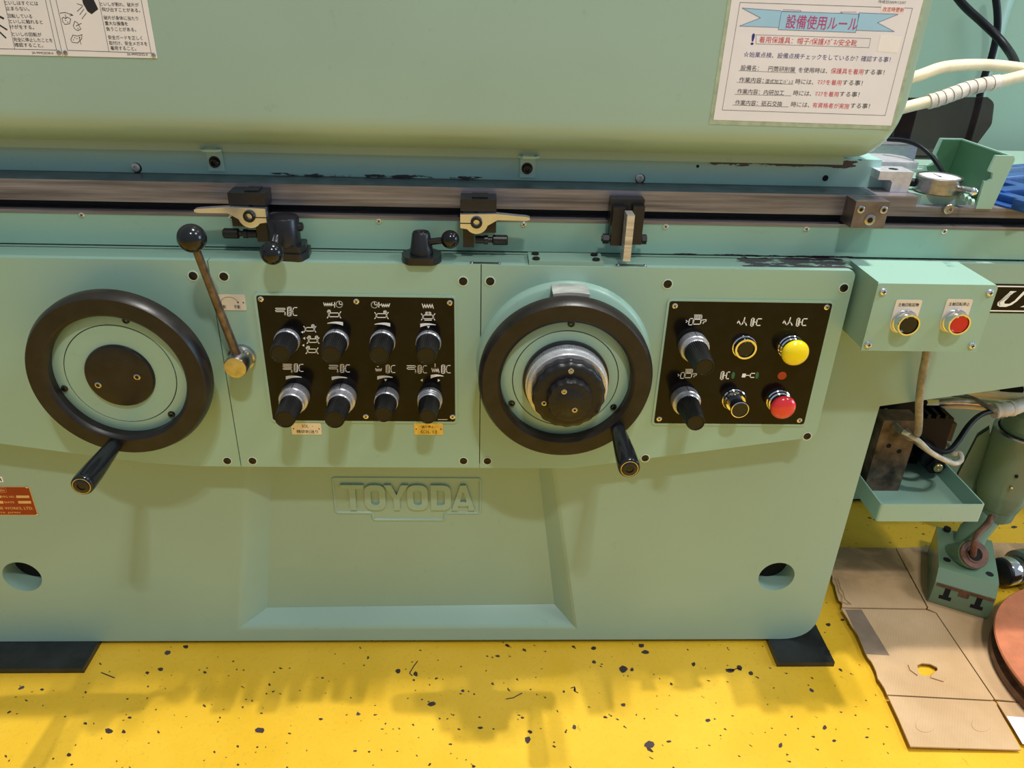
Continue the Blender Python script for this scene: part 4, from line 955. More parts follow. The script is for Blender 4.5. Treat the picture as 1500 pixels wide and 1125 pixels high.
for px, s, lab, cm, nmx in ((1325, '主軸回転起動', 'black push button in chrome bezel, left on the small green box', 'bakelite', 0), (1398.5, '主軸回転停止', 'red push button in chrome bezel, right on the small green box', 'red_lacquer', 1)):
    c_ = onY(px, 471.5 if nmx == 0 else 470.5, BYF-.004); bx = c_.x
    zz = c_.z
    pl = part('legend_plate', 'label_plate', t, lambda bm: prism(bm, rounded([(bx-BX0-.0215, zz-BZ0-.021), (bx-BX0+.0215, zz-BZ0-.021), (bx-BX0+.0215, zz-BZ0+.037), (bx-BX0-.0215, zz-BZ0+.037)], [.020, .020, .004, .004], 8), -dpt-.0010, -dpt+.0002))
    part('legend_lettering', 'print_black', pl, lambda bm: text_bm(bm, s, bx-BX0-.0165, zz-BZ0+.0255, .034, .0062, -dpt-.0010, 0, .006), smooth=0)
    pushbtn(lab, (bx, BYF-.001, zz), cm, .0205, .0145, .018, .0175)
# name plate on the extension
a = onY(1480, 416, FY); b_ = onY(1480, 458.5, FY)
t = thing('name_strip', 'black name strip with white outlined italic letters at right edge', 'nameplate', (.86, FY, b_.z)); hh = a.z-b_.z
part('strip_sheet', 'black_plate', t, lambda bm: prism(bm, [(0, 0), (.45, 0), (.45, hh), (0, hh)], -.0008, 0))
def bars(bm):
    for z in (.0042, hh-.0042): strip(bm, [(.0, z), (.45, z)], .0024, -.0008)
part('white_bars', 'print_white', t, bars, smooth=0)
u0 = onY(1457, 449, FY); u1 = onY(1496, 426, FY)
z0, z1 = u0.z-b_.z, onY(1465, 426, FY).z-b_.z
def uletter(bm):
    x0 = u0.x-.86; hl = z1-z0; sh = lambda x, z: (x0+x+(z/hl)*.010, z0+z)
    W_ = .034
    out = [(.006, hl), (.006, hl-.003), (-.001, .008), (.002, .003), (.008, 0), (.020, 0), (.028, .004), (.032, .011), (.036, hl-.003), (.040, hl), (.030, hl), (.027, .012), (.022, .006), (.013, .006), (.010, .010), (.014, hl-.003), (.018, hl)]
    fillp(bm, [(x0+x+(z/hl)*.012, z0+z) for x, z in out], -.0008)
    fillp(bm, [(x0+.046, z0), (x0+.052, z0+.003), (x0+.075, z0+hl), (x0+.083, z0+hl), (x0+.066, z0)], -.0008)
part('white_lettering', 'print_white', t, uletter, smooth=0)
def ul(bm):
    x0 = u0.x-.86; hl = z1-z0
    strip(bm, [(x0+.0165+.010, z0+hl-.003), (x0+.0045, z0+.0085), (x0+.008, z0+.003)], .0009, -.0012); strip(bm, [(x0+.0125+.008, z0+hl-.003), (x0+.0025, z0+.0095)], .0007, -.0012)
part('inline_stroke', 'print_black', t, ul, smooth=0)

# ============================================================ REAR MACHINE BODY, WALL
t = thing('rear_machine_base', 'pale green rear machine base behind tray and hoses', 'machine base', (.6, .58, F+.02))
obox('base_casting', 'rear_enamel', t, 0, 3.2, 0, .3, 0, .93, bev=.01)
obox('dark_skirt', 'hole_dark', t, 0, 3.2, .02, .28, -.02, 0, bev=0)
t = thing('wheelhead_cabinet', 'tall pale green cabinet with rounded corner behind the hoses', 'machine cabinet', (.5, .88, -.45))
XC = onY(1460, 100, .9).x-.5
part('cabinet_body', 'rear_enamel', t, lambda bm: prism(bm, rounded([(0, 0), (XC, 0), (XC, .5), (0, .5)], [0, .05, 0, 0], 8), -.2, 1.3, 'Z'))
t = thing('side_cabinet', 'pale green flat cabinet standing behind the rounded one, at the upper right', 'machine cabinet', (.5+XC+.01, .98, -.45))
obox('cabinet_body', 'rear_enamel', t, 0, 1.8, 0, .5, -.2, 1.3, bev=.01)
bm = bmesh.new(); box(bm, -3.2, 3.6, 3.15, 3.2, F, F+3.6); o = finish('wall_back', bm, 'rear_enamel', smooth=0); o['kind'] = 'structure'

# ============================================================ RIGHT END OF THE TABLE: what lies and stands on it
ZT = -.3235
t = thing('table_end_casting', 'light green table end casting carrying gauge and bracket', 'machine table', (.70, .08, ZT))
def tec(bm):
    box(bm, -.02, .63, .050, .33, -.03, -.0005)
    prism(bm, [(.045, .006), (.127, .006), (.140, .040), (.150, .040), (.150, .33), (-.03, .33), (-.03, .08)], -.0005, .0165, 'Z')
part('casting', 'mint_enamel_panel', t, tec, bev=.001)
obox('casting_rim', 'mint_enamel_panel', t, -.03, .31, .322, .330, .0165, .0215, bev=.001)
for i in range(4):
    p = onZ(1403+i*5.2, 284+i*3.4, ZT+.018)-Vector((.70, .08, ZT))
    part('hinge_knuckle', 'mint_enamel_panel', t, lambda bm: rod(bm, p-Vector((.002, .008, 0)), p+Vector((.003, -.008, 0)), .0055, 14), bev=0)
c_ = onY(1389, 306, TY-.004)
part('socket_bolt', 'steel', t, lambda bm: lathe(bm, [(.0085, -.006), (.0085, .003), (.0075, .004), (.0045, .004), (.004, 0)], 20, '-Y', (c_.x-.70, c_.y-.08, c_.z-ZT)))
# machined steel clamp pieces at the guard's corner
c_ = onY(1283, 279, .10)
t = thing('steel_hook_clamp', 'bright stepped steel hook clamp beside the guard corner', 'clamp', (c_.x, .095, -.306))
z0 = 0
part('hook_plate', 'machined_steel', t, lambda bm: prism(bm, [(.022, 0), (.052, 0), (.056, .034), (-.003, .034), (-.003, .020), (.018, .020), (.022, .016)], 0, .045), bev=.001)
part('dark_hole', 'hole_dark', t, lambda bm: lathe(bm, [(.008, .0340), (.008, .0343)], 18, 'Z', (.030, .022, 0)))
p = onY(1340, 248, .175)
t = thing('steel_wedge', 'bright pointed steel slide behind the hook clamp', 'steel block', p)
part('wedge_plate', 'machined_steel', t, lambda bm: (prism(bm, [(-.16, .0), (.004, .0), (.004, .055), (-.012, .075), (-.16, .075)], 0, .012, 'Z'), bevel(bm, .003, 2, 40)))
rb = onY(1341, 228, .30)-p
obox('rear_block', 'steel_brushed', t, rb.x-.10, rb.x, rb.y, rb.y+.06, -.02, rb.z+.018, bev=.002)
# dial gauge
p = onZ(1372, 275, -.300)
t = thing('dial_gauge', 'round dial gauge lying face up beside the green bracket', 'dial gauge', (p.x, p.y, -.3068))
part('gauge_body', 'steel', t, lambda bm: lathe(bm, [(.034, 0), (.036, .002), (.036, .020), (.0372, .021), (.0372, .0265), (.0355, .0275), (.033, .0275), (.0325, .0255)], 48, 'Z'), smooth=40)
part('dial_face', 'paper', t, lambda bm: lathe(bm, [(.0325, .0250), (.0325, .0258)], 40, 'Z'))
part('dial_hand', 'print_black', t, lambda bm: (box(bm, -.0005, .0005, -.006, .022, .0262, .0264), box(bm, -.002, .002, -.002, .002, .0262, .0265)))
def ticks(bm):
    for i in range(50):
        a = 2*pi*i/50; r0 = .028 if i % 5 else .026; c, s = cos(a), sin(a); w_ = .0003
        bm.faces.new([bm.verts.new((c*r-s*e, s*r+c*e, .0261)) for r, e in ((r0, -w_), (.031, -w_), (.031, w_), (r0, w_))])
o = part('dial_graduations', 'print_black', t, ticks, smooth=0); o['kind'] = 'stuff'
part('stem', 'steel', t, lambda bm: rod(bm, (.026, -.026, .012), (.036, -.042, .012), .0058, 16))
part('stem_ball', 'chrome', t, lambda bm: ball(bm, (.038, -.044, .012), .0072, 16, 10))
def lug2(bm): rod(bm, (-.032, .012, .012), (-.048, .018, .012), .007, 14)
part('stem_socket', 'rubber_black', t, lug2)
# green channel bracket with notched flanges
t = thing('channel_bracket', 'green channel bracket with painted inner shade and notched flanges, leaning right', 'bracket', (.838, .062, ZT))
def chan(bm):
    hgt = .088
    fr = [(-.006, 0), (.022, 0), (.028, hgt-.004), (.024, hgt), (-.004, hgt-.002), (-.004, .064), (-.010, .058), (-.010, .048), (-.003, .043), (.0, .038), (-.002, .026)]
    fr = [(-.008, 0), (.020, 0), (.032, hgt-.006), (.028, hgt), (-.002, hgt), (-.006, .062), (.002, .060), (.004, .050), (-.002, .046), (-.008, .046)]
    prism(bm, fr, 0, .005)
    bk_ = [(-.010, 0), (.020, 0), (.032, hgt-.006), (.028, hgt), (-.014, hgt), (-.020, .060), (-.012, .056), (-.010, .048), (-.018, .042), (-.028, .040), (-.032, .024)]
    prism(bm, bk_, .150, .155)
    vs = [(.017, 0), (.020, 0), (.032, hgt-.006), (.028, hgt), (.0245, hgt)]
    prism(bm, vs, .004, .151)
part('channel', 'mint_enamel_panel', t, chan, bev=.0006)
def lin(bm): prism(bm, [(.0155, .001), (.0165, .001), (.0245, .086), (.0235, .086)], .006, .149); prism(bm, [(-.006, .001), (.015, .001), (.023, .086), (-.010, .086), (-.014, .060), (-.008, .052), (-.014, .041), (-.026, .038)], .1485, .1496)
part('inner_shade', 'dark_green_and_shade', t, lin)  # dark sheets painting the shade inside the channel
# blue rest
t = thing('blue_rest', 'dark blue painted steel rest lying at the right end of the table', 'machine rest', (.90, .03, ZT))
def blu(bm):
    R_ = Matrix.Translation((0, 0, 0))@Matrix.Rotation(rd(20), 4, 'Z')
    for a in ((-.005, .16, .0, .030, .004, .020), (.03, .30, .075, .100, .004, .020), (-.01, .20, .15, .175, .004, .022), (.02, .045, .02, .16, .004, .016), (.11, .135, .02, .16, .004, .016), (.0, .3, .215, .235, .004, .02)):
        box(bm, *a, rot=R_)
    for a in ((.0, .02, .005, .17, 0, .004),): box(bm, *a, rot=R_)
part('rest_frame', 'blue_enamel', t, blu, bev=.0015)
part('steel_strip', 'steel', t, lambda bm: box(bm, .0, .3, .11, .135, 0, .010, rot=Matrix.Rotation(rd(20), 4, 'Z')), bev=.001)
# smoked visor
vp = [onY(x, y, .385) for x, y in ((1300, 240), (1318, 143), (1335, 143), (1446, 142), (1456, 150), (1452, 182), (1425, 218), (1402, 243))]
t = thing('smoked_visor', 'smoky brown transparent splash visor below the cream hoses', 'splash shield', (vp[0].x, .385, ZT+.017))
base = Vector((vp[0].x, .385, ZT+.017))
part('visor_sheet', 'smoked_plastic', t, lambda bm: (prism(bm, rounded([((v-base).x, max((v-base).z, .0)) for v in vp], [0, .0, 0, .002, .022, .02, .02, 0], 5), -.002, .002)))
obox('visor_backing', 'slot_dark', t, -.35, .06, .05, .06, 0, .11, bev=.001)

# ============================================================ HOSES AND CABLES, upper right
def line3(name, label, cat, mat, pts, r, extra=None, seg=14, group=None):
    P = [onY(x, y, Y) for x, y, Y in pts]; b0 = P[-1].copy()
    t = thing(name, label, cat, b0, group)
    Q = [p-b0 for p in P]; part(name.split('_')[-1]+'_run', mat, t, lambda bm: tube(bm, Q, r, seg, 8), smooth=60)
    return t, Q
line3('coolant_hose', 'plain cream coolant hose arching past the guard, upper of the two', 'hose', 'hose_cream', [(1290, 128, .30), (1345, 111, .30), (1385, 98, .31), (1440, 95, .33), (1500, 101, .34), (1560, 112, .35)], .0105)
t, Q = line3('coolant_hose', 'cream coolant hose bound with dirty cloth tape, lower of the two', 'hose', 'hose_cream', [(1280, 170, .27), (1335, 155, .27), (1375, 145, .27), (1420, 129, .28), (1470, 118, .29), (1520, 106, .30), (1570, 98, .31)], .0105)
sp = spline(Q, 8)
i0, i1 = 13, 31
for k in range(9):
    a = sp[i0]+(sp[i1]-sp[i0])*0; j = i0+(i1-i0)*k/9; j2 = i0+(i1-i0)*(k+1)/9
    f_ = lambda u: sp[int(u)].lerp(sp[min(int(u)+1, len(sp)-1)], u-int(u))
    A_, B_ = f_(j), f_(j2-.10)
    part('tape_turn', 'hose_wrap', t, lambda bm: rod(bm, A_, B_, .0138, 16, .0128))
line3('power_cable', 'thick black cable hanging diagonally across the green cabinet', 'cable', 'rubber_black', [(1390, -20, .62), (1412, 8, .62), (1438, 32, .62), (1462, 55, .60), (1478, 75, .56), (1487, 92, .50), (1492, 115, .45)], .0085)
line3('edge_cable', 'black cable running down the rounded cabinet corner', 'cable', 'rubber_black', [(1457, -15, .84), (1461, 20, .84), (1460, 50, .84), (1452, 85, .84), (1442, 112, .84), (1428, 170, .84), (1410, 230, .84)], .0085)
line3('gauge_cable', 'thin glossy black cable curving down to the dial gauge', 'cable', 'rubber_black', [(1300, 204, .24), (1324, 206, .22), (1345, 213, .19), (1363, 227, .165), (1375, 243, .15), (1384, 259, .14)], .0040)

# ============================================================ TRAY WITH RUSTY PLATE AND BLACK MOTOR
TZ, TX0, TX1, TYF, TYB = -1.012, .8495, 1.0765, .10, .43
t = thing('drip_tray', 'shallow green sheet-metal tray fixed beside the bed above the cardboard', 'tray', (TX0, TYF, TZ))
w, d_, h = TX1-TX0, TYB-TYF, -.967-TZ
def tray(bm):
    k = .0028
    P = rounded([(0, 0), (w, 0), (w, d_), (0, d_)], .006, 4); I = rounded([(k, k), (w-k, k), (w-k, d_-k), (k, d_-k)], .005, 4)
    A = [bm.verts.new((x, y, 0)) for x, y in P]; B = [bm.verts.new((x, y, h)) for x, y in P]; C = [bm.verts.new((x, y, h)) for x, y in I]; D = [bm.verts.new((x, y, k)) for x, y in I]
    n = len(P)
    for U, V in ((A, B), (B, C), (C, D)):
        for i in range(n): bm.faces.new((U[i], U[(i+1) % n], V[(i+1) % n], V[i]))
    bm.faces.new(A); bm.faces.new(D)
part('tray_pan', 'mint_enamel_panel', t, tray, smooth=30)
obox('tray_bracket', 'mint_enamel', t, -.091, .02, .28, .32, -.02, .0, bev=.002)
obox('hanger', 'dark_green_and_shade', t, -.05, .03, .322, .328, .0, .32, bev=.001)
t = thing('rusty_plate', 'rust-stained steel plate with two holes standing in the green tray', 'steel plate', (.869, .208, TZ+.0028))
obox('plate_body', 'rust_plate', t, 0, .081, 0, .05, 0, .185, bev=.0015)
for p in ((1302, 653), (1317, 661)):
    c_ = onY(*p, .208); part('drilled_hole', 'hole_dark', t, lambda bm: lathe(bm, [(.0055, 0), (.0055, .0006)], 16, '-Y', (c_.x-.869, 0, c_.z-TZ-.0028)))
t = thing('solenoid_motor', 'black boxy ribbed solenoid with brass bolt behind the rusty plate', 'solenoid', (.99, .26, TZ+.0028))
def mot(bm):
    box(bm, -.010, .060, .06, .14, .0, .15)
    box(bm, -.02, .085, .02, .13, .085, .150); box(bm, -.01, .095, .03, .12, .040, .080)
part('motor_body', 'rubber_black', t, mot, bev=.004, seg=2)
for i in range(5): obox('cooling_rib', 'rubber_black', t, -.022+.021*i, -.014+.021*i, .018, .125, .148, .160, bev=.001)
obox('terminal_cap', 'oxide_steel', t, .080, .118, .05, .12, .070, .118, bev=.004)
obox('mount_block', 'rubber_black', t, -.105, -.012, .02, .12, .0, .205, bev=.002)
c_ = onY(1369, 680, .255)-Vector((.99, .26, TZ+.0028))
part('valve_body', 'rubber_black', t, lambda bm: lathe(bm, [(.026, -.05), (.026, 0), (.023, .003)], 24, '-Y', (c_.x-.012, c_.y, c_.z+.018)))
part('hex_nut', 'rubber_black', t, lambda bm: lathe(bm, [(.022, -.04), (.022, .010), (.019, .013), (.010, .013)], 6, '-Y', c_), smooth=0)
part('brass_bolt', 'brass', t, lambda bm: lathe(bm, [(.0105, .012), (.0105, .017), (.009, .019), (.0045, .019), (.004, .016)], 20, '-Y', c_))
obox('cork_pad', 'cork', t, -.045, .0, .03, .07, .215, .245, bev=.002)
obox('pad_holder', 'cork', t, -.026, -.014, .04, .06, .15, .216, bev=.001)

# cables and hoses, lower right
line3('button_cable', 'stained grey cable dropping straight from the green button box', 'cable', 'cable_grey', [(1358, 505, .02), (1356, 525, .025), (1350, 556, .030), (1346.5, 590, .040), (1346, 620, .075), (1343.5, 636, .14), (1334, 641, .15), (1318, 630, .19), (1300, 612, .24)], .0072)
line3('white_cable', 'dirty white cable looping around the brass bolt', 'cable', 'cable_white', [(1322, 632, .15), (1345, 645, .13), (1362, 661, .12), (1380, 672, .12), (1398, 679, .13), (1408, 674, .15), (1406, 664, .17), (1396, 664, .18), (1390, 652, .22)], .0052)
line3('black_hose', 'black rubber hose sagging in a wide loop in front of the solenoid', 'hose', 'rubber_black', [(1292, 592, .32), (1318, 616, .26), (1345, 640, .20), (1368, 658, .17), (1388, 661, .17), (1402, 648, .19), (1420, 622, .23), (1438, 607, .26), (1462, 600, .28)], .0060)
line3('grey_hose', 'grey flat hose beside the black one behind the rusty plate', 'hose', 'cable_grey', [(1288, 594, .30), (1310, 612, .25), (1330, 634, .20), (1346, 650, .16), (1372, 668, .13), (1392, 676, .13)], .0058)
t, Q = line3('metal_hose', 'metal-sleeved hose with square union running right under the bed extension', 'hose', 'steel', [(1350, 590, .33), (1372, 590, .32), (1400, 588, .31), (1430, 590, .31), (1462, 593, .30)], .0085)
part('union_nut', 'chrome', t, lambda bm: rod(bm, Q[0].lerp(Q[1], .3), Q[0].lerp(Q[1], 1.1), .013, 6), smooth=0)
part('hose_end', 'rubber_black', t, lambda bm: rod(bm, Q[0], Q[0].lerp(Q[1], .35), .012, 14))
line3('cream_pipe', 'thin cream pipe just below the metal-sleeved hose', 'hose', 'hose_cream', [(1352, 595, .34), (1390, 595, .32), (1420, 596, .31), (1462, 600, .30)], .0060)
t, Q = line3('taped_hose_bundle', 'hose bundle wrapped in white tape above the green cylinder', 'hose', 'tape_white', [(1456, 602, .285), (1470, 600, .285), (1485, 598, .29), (1500, 592, .30), (1530, 580, .32), (1560, 570, .34)], .0160)
for k in (0, .5, 1.0): part('tape_band', 'tape_white', t, lambda bm: rod(bm, Q[0].lerp(Q[2], k*.8), Q[0].lerp(Q[2], k*.8+.16), .0178, 18))
line3('thin_grey_cable', 'thin grey cable joining the white taped bundle from the left', 'cable', 'cable_grey', [(1395, 578, .33), (1412, 580, .33), (1430, 586, .31), (1450, 598, .275), (1460, 602, .27)], .0055)
t, Q = line3('cream_hose', 'fat cream hose leaving right under the bed extension', 'hose', 'hose_cream', [(1400, 572, .42), (1425, 574, .41), (1455, 577, .40), (1500, 580, .39), (1560, 583, .38)], .0130)
part('black_clip', 'rubber_black', t, lambda bm: rod(bm, Q[2]+Vector((.01, 0, .012)), Q[3]+Vector((-.01, 0, .018)), .008, 12))

# ============================================================ CARDBOARD ON THE FLOOR
def fz(x): return F+.0015+max(0, 1.30-x)*.022
def fp(px, py, lift=0):
    p = onZ(px, py, F+.010)
    for _ in range(3): p = onZ(px, py, fz(p.x)+lift)
    return p
def card_sheet(name, par, pts, org, th=.0035, hole=None, mat='cardboard', lift=0):
    P = [fp(*p, lift)-org for p in pts]
    def f(bm):
        A = [bm.verts.new(p) for p in P]; E = [bm.edges.new((A[i], A[(i+1) % len(A)])) for i in range(len(A))]; lp = [A]
        if hole:
            Hh = [bm.verts.new(fp(*p, lift)-org) for p in hole]; E += [bm.edges.new((Hh[i], Hh[(i+1) % len(Hh)])) for i in range(len(Hh))]; lp.append(Hh)
        bmesh.ops.triangle_fill(bm, use_beauty=True, use_dissolve=False, edges=E, normal=(0, 0, 1))
        g = bmesh.ops.extrude_face_region(bm, geom=list(bm.faces)); bmesh.ops.translate(bm, vec=(0, 0, th), verts=[v for v in g['geom'] if isinstance(v, bmesh.types.BMVert)])
    return part(name, mat, par, f, smooth=0)
org = fp(1330, 900)
t = thing('flattened_carton', 'flattened torn cardboard carton lying on the yellow floor', 'cardboard', org)
random.seed(5)
def jag(a, b_, n, amp):
    o = []
    for i in range(n):
        u = i/n; o.append((a[0]+(b_[0]-a[0])*u+random.uniform(-amp, amp)*(i > 0), a[1]+(b_[1]-a[1])*u+random.uniform(-amp, amp)*(i > 0)))
    return o
hole = [(1343, 976), (1350, 973), (1362, 974), (1372, 979), (1373, 983), (1366, 990), (1352, 992), (1345, 987)]
card_sheet('main_panel', t, jag((1232, 893), (1252, 925), 4, 1)+jag((1252, 925), (1298, 1017), 12, 1.3)+[(1299, 1019), (1452, 1027), (1455, 1026), (1370, 900), (1356, 895)], org, hole=hole)
card_sheet('front_flap', t, [(1300, 1021), (1316, 1055), (1333, 1095), (1495, 1100), (1456, 1029), (1452, 1029)], org)
card_sheet('right_panel', t, [(1358, 893), (1371, 899), (1457, 1026), (1486, 1029), (1600, 1045), (1600, 880), (1440, 890), (1440, 820), (1380, 845)], org)
card_sheet('right_flap', t, [(1459, 1029), (1487, 1031), (1600, 1047), (1600, 1130), (1508, 1099), (1476, 1056)], org)
card_sheet('stained_panel', t, jag((1220, 803), (1216, 842), 3, 1)+jag((1216, 842), (1240, 885), 6, 2)+[(1233, 891), (1356, 893), (1357, 891), (1310, 804)], org)
card_sheet('rear_panel', t, [(1312, 804), (1359, 891), (1380, 843), (1440, 818), (1600, 880), (1600, 800), (1400, 795), (1345, 803)], org)
card_sheet('white_label', t, [(1474, 1049), (1600, 1058), (1600, 1100), (1498, 1090)], org, .0004, mat='paper', lift=.0037)
card_sheet('packing_tape', t, jag((1238, 893), (1265, 950), 5, .5)+[(1268, 958), (1303, 960), (1262, 893)], org, .0003, mat='packing_tape', lift=.0037)
for q1_ in (((1330, 974), (1340, 972), (1346, 985), (1344, 990), (1333, 982)), ((1364, 990), (1372, 983), (1385, 985), (1386, 992), (1382, 999), (1363, 993))):
    card_sheet('torn_tab', t, q1_, org, .002, lift=.0045)
for k in range(3): card_sheet('torn_edge', t, jag((1219+k*4, 845+k*2), (1232+k*5, 886), 6, 2)+[(1237+k*5, 886), (1226+k*4, 845)], org, .002, lift=.002+.002*k)
for cx2, cy2 in ((1356, 1062), (1438, 1061)):
    card_sheet('round_dent', t, [(cx2+15*cos(2*pi*i/18), cy2+11*sin(2*pi*i/18)) for i in range(18)], org, .0008, lift=.0036)

# ============================================================ GRINDING ATTACHMENT STANDING ON THE CARDBOARD
ZC = F+.0090
A0 = onZ(1358.5, 884, ZC)
t = thing('grinding_attachment', 'green cast grinding attachment with slotted foot block and upright cylinder', 'machine attachment', A0)
t.rotation_euler = (0, 0, rd(-27.5)); ca, sa = cos(rd(27.5)), sin(rd(27.5))
def loc(p):   # world -> local of the attachment
    d = p-A0; return Vector((d.x*ca-d.y*sa, d.x*sa+d.y*ca, d.z))
BW = .127
def foot(bm):
    prof = [(0.008, 0), (.215, 0), (.215, .085), (.055, .098), (.022, .098), (.0, .070), (0, .016)]
    prism(bm, prof, 0, BW, 'X')
part('foot_block', 'casting_green', t, foot, bev=.003)
for x in (.030, BW-.030):
    def ts(bm, x=x): prism(bm, [(x-.013, .026), (x+.013, .026), (x+.013, .036), (x+.006, .036), (x+.006, .066), (x-.006, .066), (x-.006, .036), (x-.013, .036)], -.0008, .001)
    part('tee_slot', 'hole_dark', t, ts)
obox('joint_strip', 'rust_brown', t, .004, BW-.002, -.0014, .004, .060, .068, bev=.0005)
obox('centre_key', 'rust_brown', t, .053, .075, -.0018, .004, .048, .064, bev=.001)
for x, y in ((.018, .06), (.022, .20), (BW-.018, .05)):
    part('bolt_hole', 'hole_dark', t, lambda bm: lathe(bm, [(.0085, .0975), (.0085, .0988 if y < .1 else .0900)], 18, 'Z', (x, y, 0 if y < .1 else .0006)))
# neck rising from the block to the cylinder
cb, ct = loc(onY(1456, 752, .33)), loc(onY(1503, 632, .33))
def neck(bm):
    pts = [((.07, .16, .05), .040, .05), ((.075, .18, .12), .032, .04), (tuple(cb*.55+Vector((.08, .20, .13))*.45), .030, .034), (tuple(cb+Vector((-.015, .02, .06))), .030, .034), (tuple(ct+Vector((-.03, .02, -.03))), .022, .03)]
    rings = []
    for c, a, b2 in pts: rings.append([bm.verts.new(Vector(c)+Vector((a*cos(2*pi*k/16), b2*sin(2*pi*k/16), 0))) for k in range(16)])
    for A, B in zip(rings, rings[1:]):
        for k in range(16): bm.faces.new((A[k], A[(k+1) % 16], B[(k+1) % 16], B[k]))
    bm.faces.new(rings[0]); bm.faces.new(rings[-1])
part('neck', 'casting_green', t, neck, smooth=60)
part('side_fin', 'casting_green', t, lambda bm: (lambda A, B, C, D: [bm.faces.new([bm.verts.new(v) for v in (A, B, C, D)]), bm.faces.new([bm.verts.new(v+Vector((.0, .02, 0))) for v in (A, B, C, D)])])(loc(onY(1398, 706, .36)), loc(onY(1432, 640, .36)), loc(onY(1450, 628, .36)), loc(onY(1452, 770, .36))))
axis = (ct-cb); Lc = axis.length; rotq = axis.to_track_quat('Z', 'Y').to_matrix().to_4x4(); Mx = Matrix.Translation(cb)@rotq
def cyl(prof, seg=48):
    def f(bm):
        lathe(bm, prof, seg, 'Z'); bmesh.ops.transform(bm, matrix=Mx, verts=bm.verts)
    return f
part('cylinder_body', 'casting_green', t, cyl([(.036, -.008), (.042, -.002), (.046, .028), (.048, .030), (.060, .075), (.0605, .085), (.0655, Lc-.045), (.0665, Lc-.042), (.0690, Lc)]), smooth=30)
part('cylinder_rim', 'steel', t, cyl([(.0690, Lc-.001), (.0680, Lc+.004), (.060, Lc+.004)]), smooth=30)
part('shadow_gap', 'hole_dark', t, cyl([(.060, Lc+.002), (.060, Lc+.0045)]), smooth=30)
part('upper_motor_cap', 'casting_green', t, cyl([(.056, Lc+.004), (.056, Lc+.010), (.053, Lc+.014), (.052, Lc+.05), (.04, Lc+.06)]), smooth=30)
for p in ((1489, 698), (1481, 715)):
    c_ = loc(onY(*p, .272)); part('port_hole', 'hole_dark' if p[1] < 700 else 'brass', t, lambda bm: ball(bm, c_, .0042, 12, 8))
# horizontal boss with rusty washer and bent rod
wc = loc(onY(1427, 812, .195)); wn_ = (loc(onY(1427, 812, .195)-Vector((-.05, -.6, .6)))-wc).normalized()
Mw = Matrix.Translation(wc)@(-wn_).to_track_quat('Z', 'Y').to_matrix().to_4x4()
def wl_(prof, seg=36):
    def f(bm): lathe(bm, prof, seg, 'Z'); bmesh.ops.transform(bm, matrix=Mw, verts=bm.verts)
    return f
part('boss', 'casting_green', t, wl_([(.034, -.11), (.034, -.006), (.03, -.002)]))
part('rusty_washer', 'rust_brown', t, wl_([(.0330, -.002), (.0335, .001), (.0320, .0035), (.0200, .0035), (.0195, .006), (.0165, .006), (.016, .0035), (.013, .003)]))
part('washer_bore', 'hole_dark', t, wl_([(.0155, .0034), (.0155, .0040)]))
rp = [loc(onY(x, y, Y)) for x, y, Y in ((1425, 813, .190), (1428, 795, .185), (1433, 782, .21), (1447, 768, .28), (1454, 755, .30))]
part('bent_rod', 'rust_brown', t, lambda bm: tube(bm, rp, .0075, 14), smooth=60)
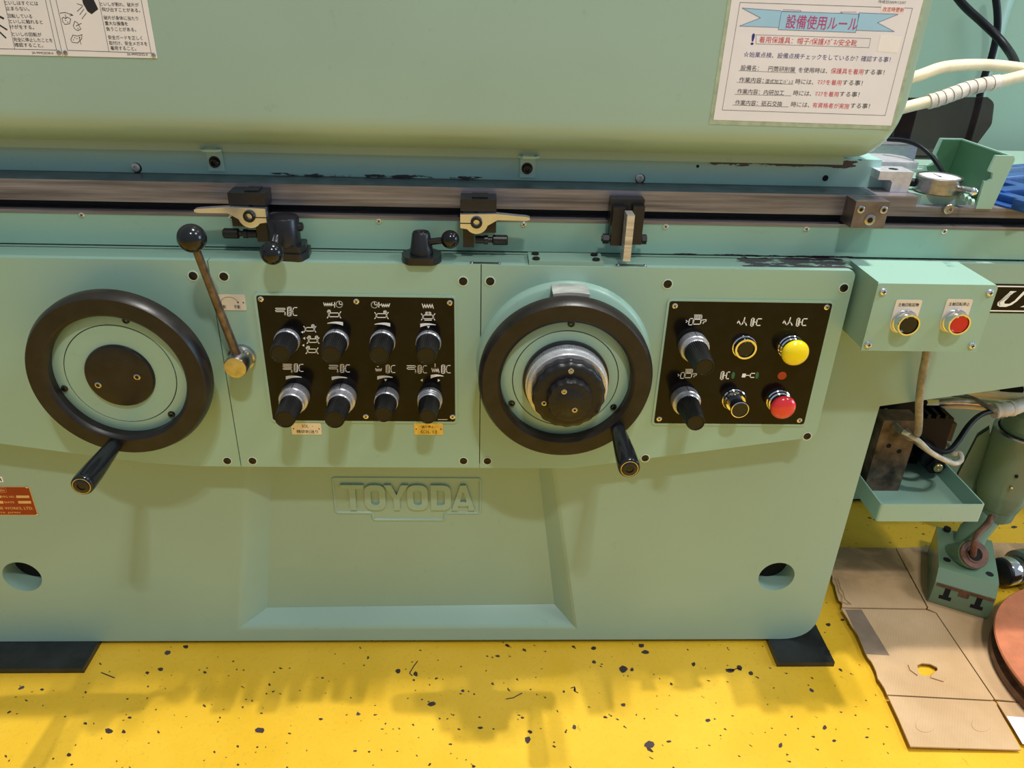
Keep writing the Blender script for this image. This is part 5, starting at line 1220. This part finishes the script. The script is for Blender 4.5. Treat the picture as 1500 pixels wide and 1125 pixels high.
# chrome spindle lying beside
s0 = onZ(1466, 853, ZC)+Vector((0, 0, .036)); sdir = Vector((cos(rd(10)), sin(rd(10)), .0))
t = thing('chrome_spindle', 'chromed spindle with centre hole lying beside the slotted block', 'spindle', s0-Vector((0, 0, .036)))
Ms = Matrix.Translation((0, 0, .036))@sdir.to_track_quat('Z', 'Y').to_matrix().to_4x4()
def spn(prof, seg=40):
    def f(bm): lathe(bm, prof, seg, 'Z'); bmesh.ops.transform(bm, matrix=Ms, verts=bm.verts)
    return f
part('spindle_nose', 'oxide_steel', t, spn([(.016, -.016), (.032, -.014), (.035, -.010), (.035, -.002)]))
part('chrome_collar', 'chrome', t, spn([(.0355, -.006), (.0360, -.003), (.0360, .030), (.034, .033)]))
part('spindle_body', 'steel', t, spn([(.028, .03), (.028, .036), (.048, .038), (.049, .045), (.049, .30)]))
part('centre_hole', 'hole_dark', t, spn([(.010, -.0166), (.010, -.0155)], 24))
# orange disc with black underside
pts = [onZ(x, y, F+.064) for x, y in ((1499, 861), (1462, 895), (1457, 930), (1470, 965), (1500, 1001))]
A_ = [(2*p.x, 2*p.y, 1) for p in pts]; 
def fitc(P):
    n = len(P); M3 = Matrix(((0,)*3,)*3); v3 = Vector((0, 0, 0))
    for p in P:
        a = Vector((2*p.x, 2*p.y, 1)); b2 = p.x**2+p.y**2
        for i in range(3):
            v3[i] += a[i]*b2
            for j in range(3): M3[i][j] += a[i]*a[j]
    s = M3.inverted()@v3; return s.x, s.y, math.sqrt(s.z+s.x**2+s.y**2)
cx_, cy_, cr_ = fitc(pts)
t = thing('orange_disc', 'thick orange-painted disc with dark edge lying at the right', 'disc', (cx_, cy_, ZC))
zt_ = F+.064-ZC
part('orange_top', 'disc_orange', t, lambda bm: lathe(bm, [(cr_*.995, zt_-.006), (cr_, zt_-.003), (cr_*.992, zt_), (cr_*.72, zt_), (cr_*.70, zt_-.0015), (cr_*.66, zt_-.0015), (cr_*.64, zt_), (.02, zt_)], 96, 'Z'), smooth=30)
part('dark_body', 'rust_brown', t, lambda bm: lathe(bm, [(cr_*.97, 0), (cr_*.985, .004), (cr_*.985, .020), (cr_*.94, .024), (cr_*.94, .040), (cr_*.99, .046), (cr_*.99, zt_-.004)], 96, 'Z'), smooth=30, label='dark edge of the disc')
print('disc', cx_, cy_, cr_)

# ============================================================ lift everything so that the floor is z = 0
for o in list(COL.objects):
    if o.parent is None: o.location.z += H
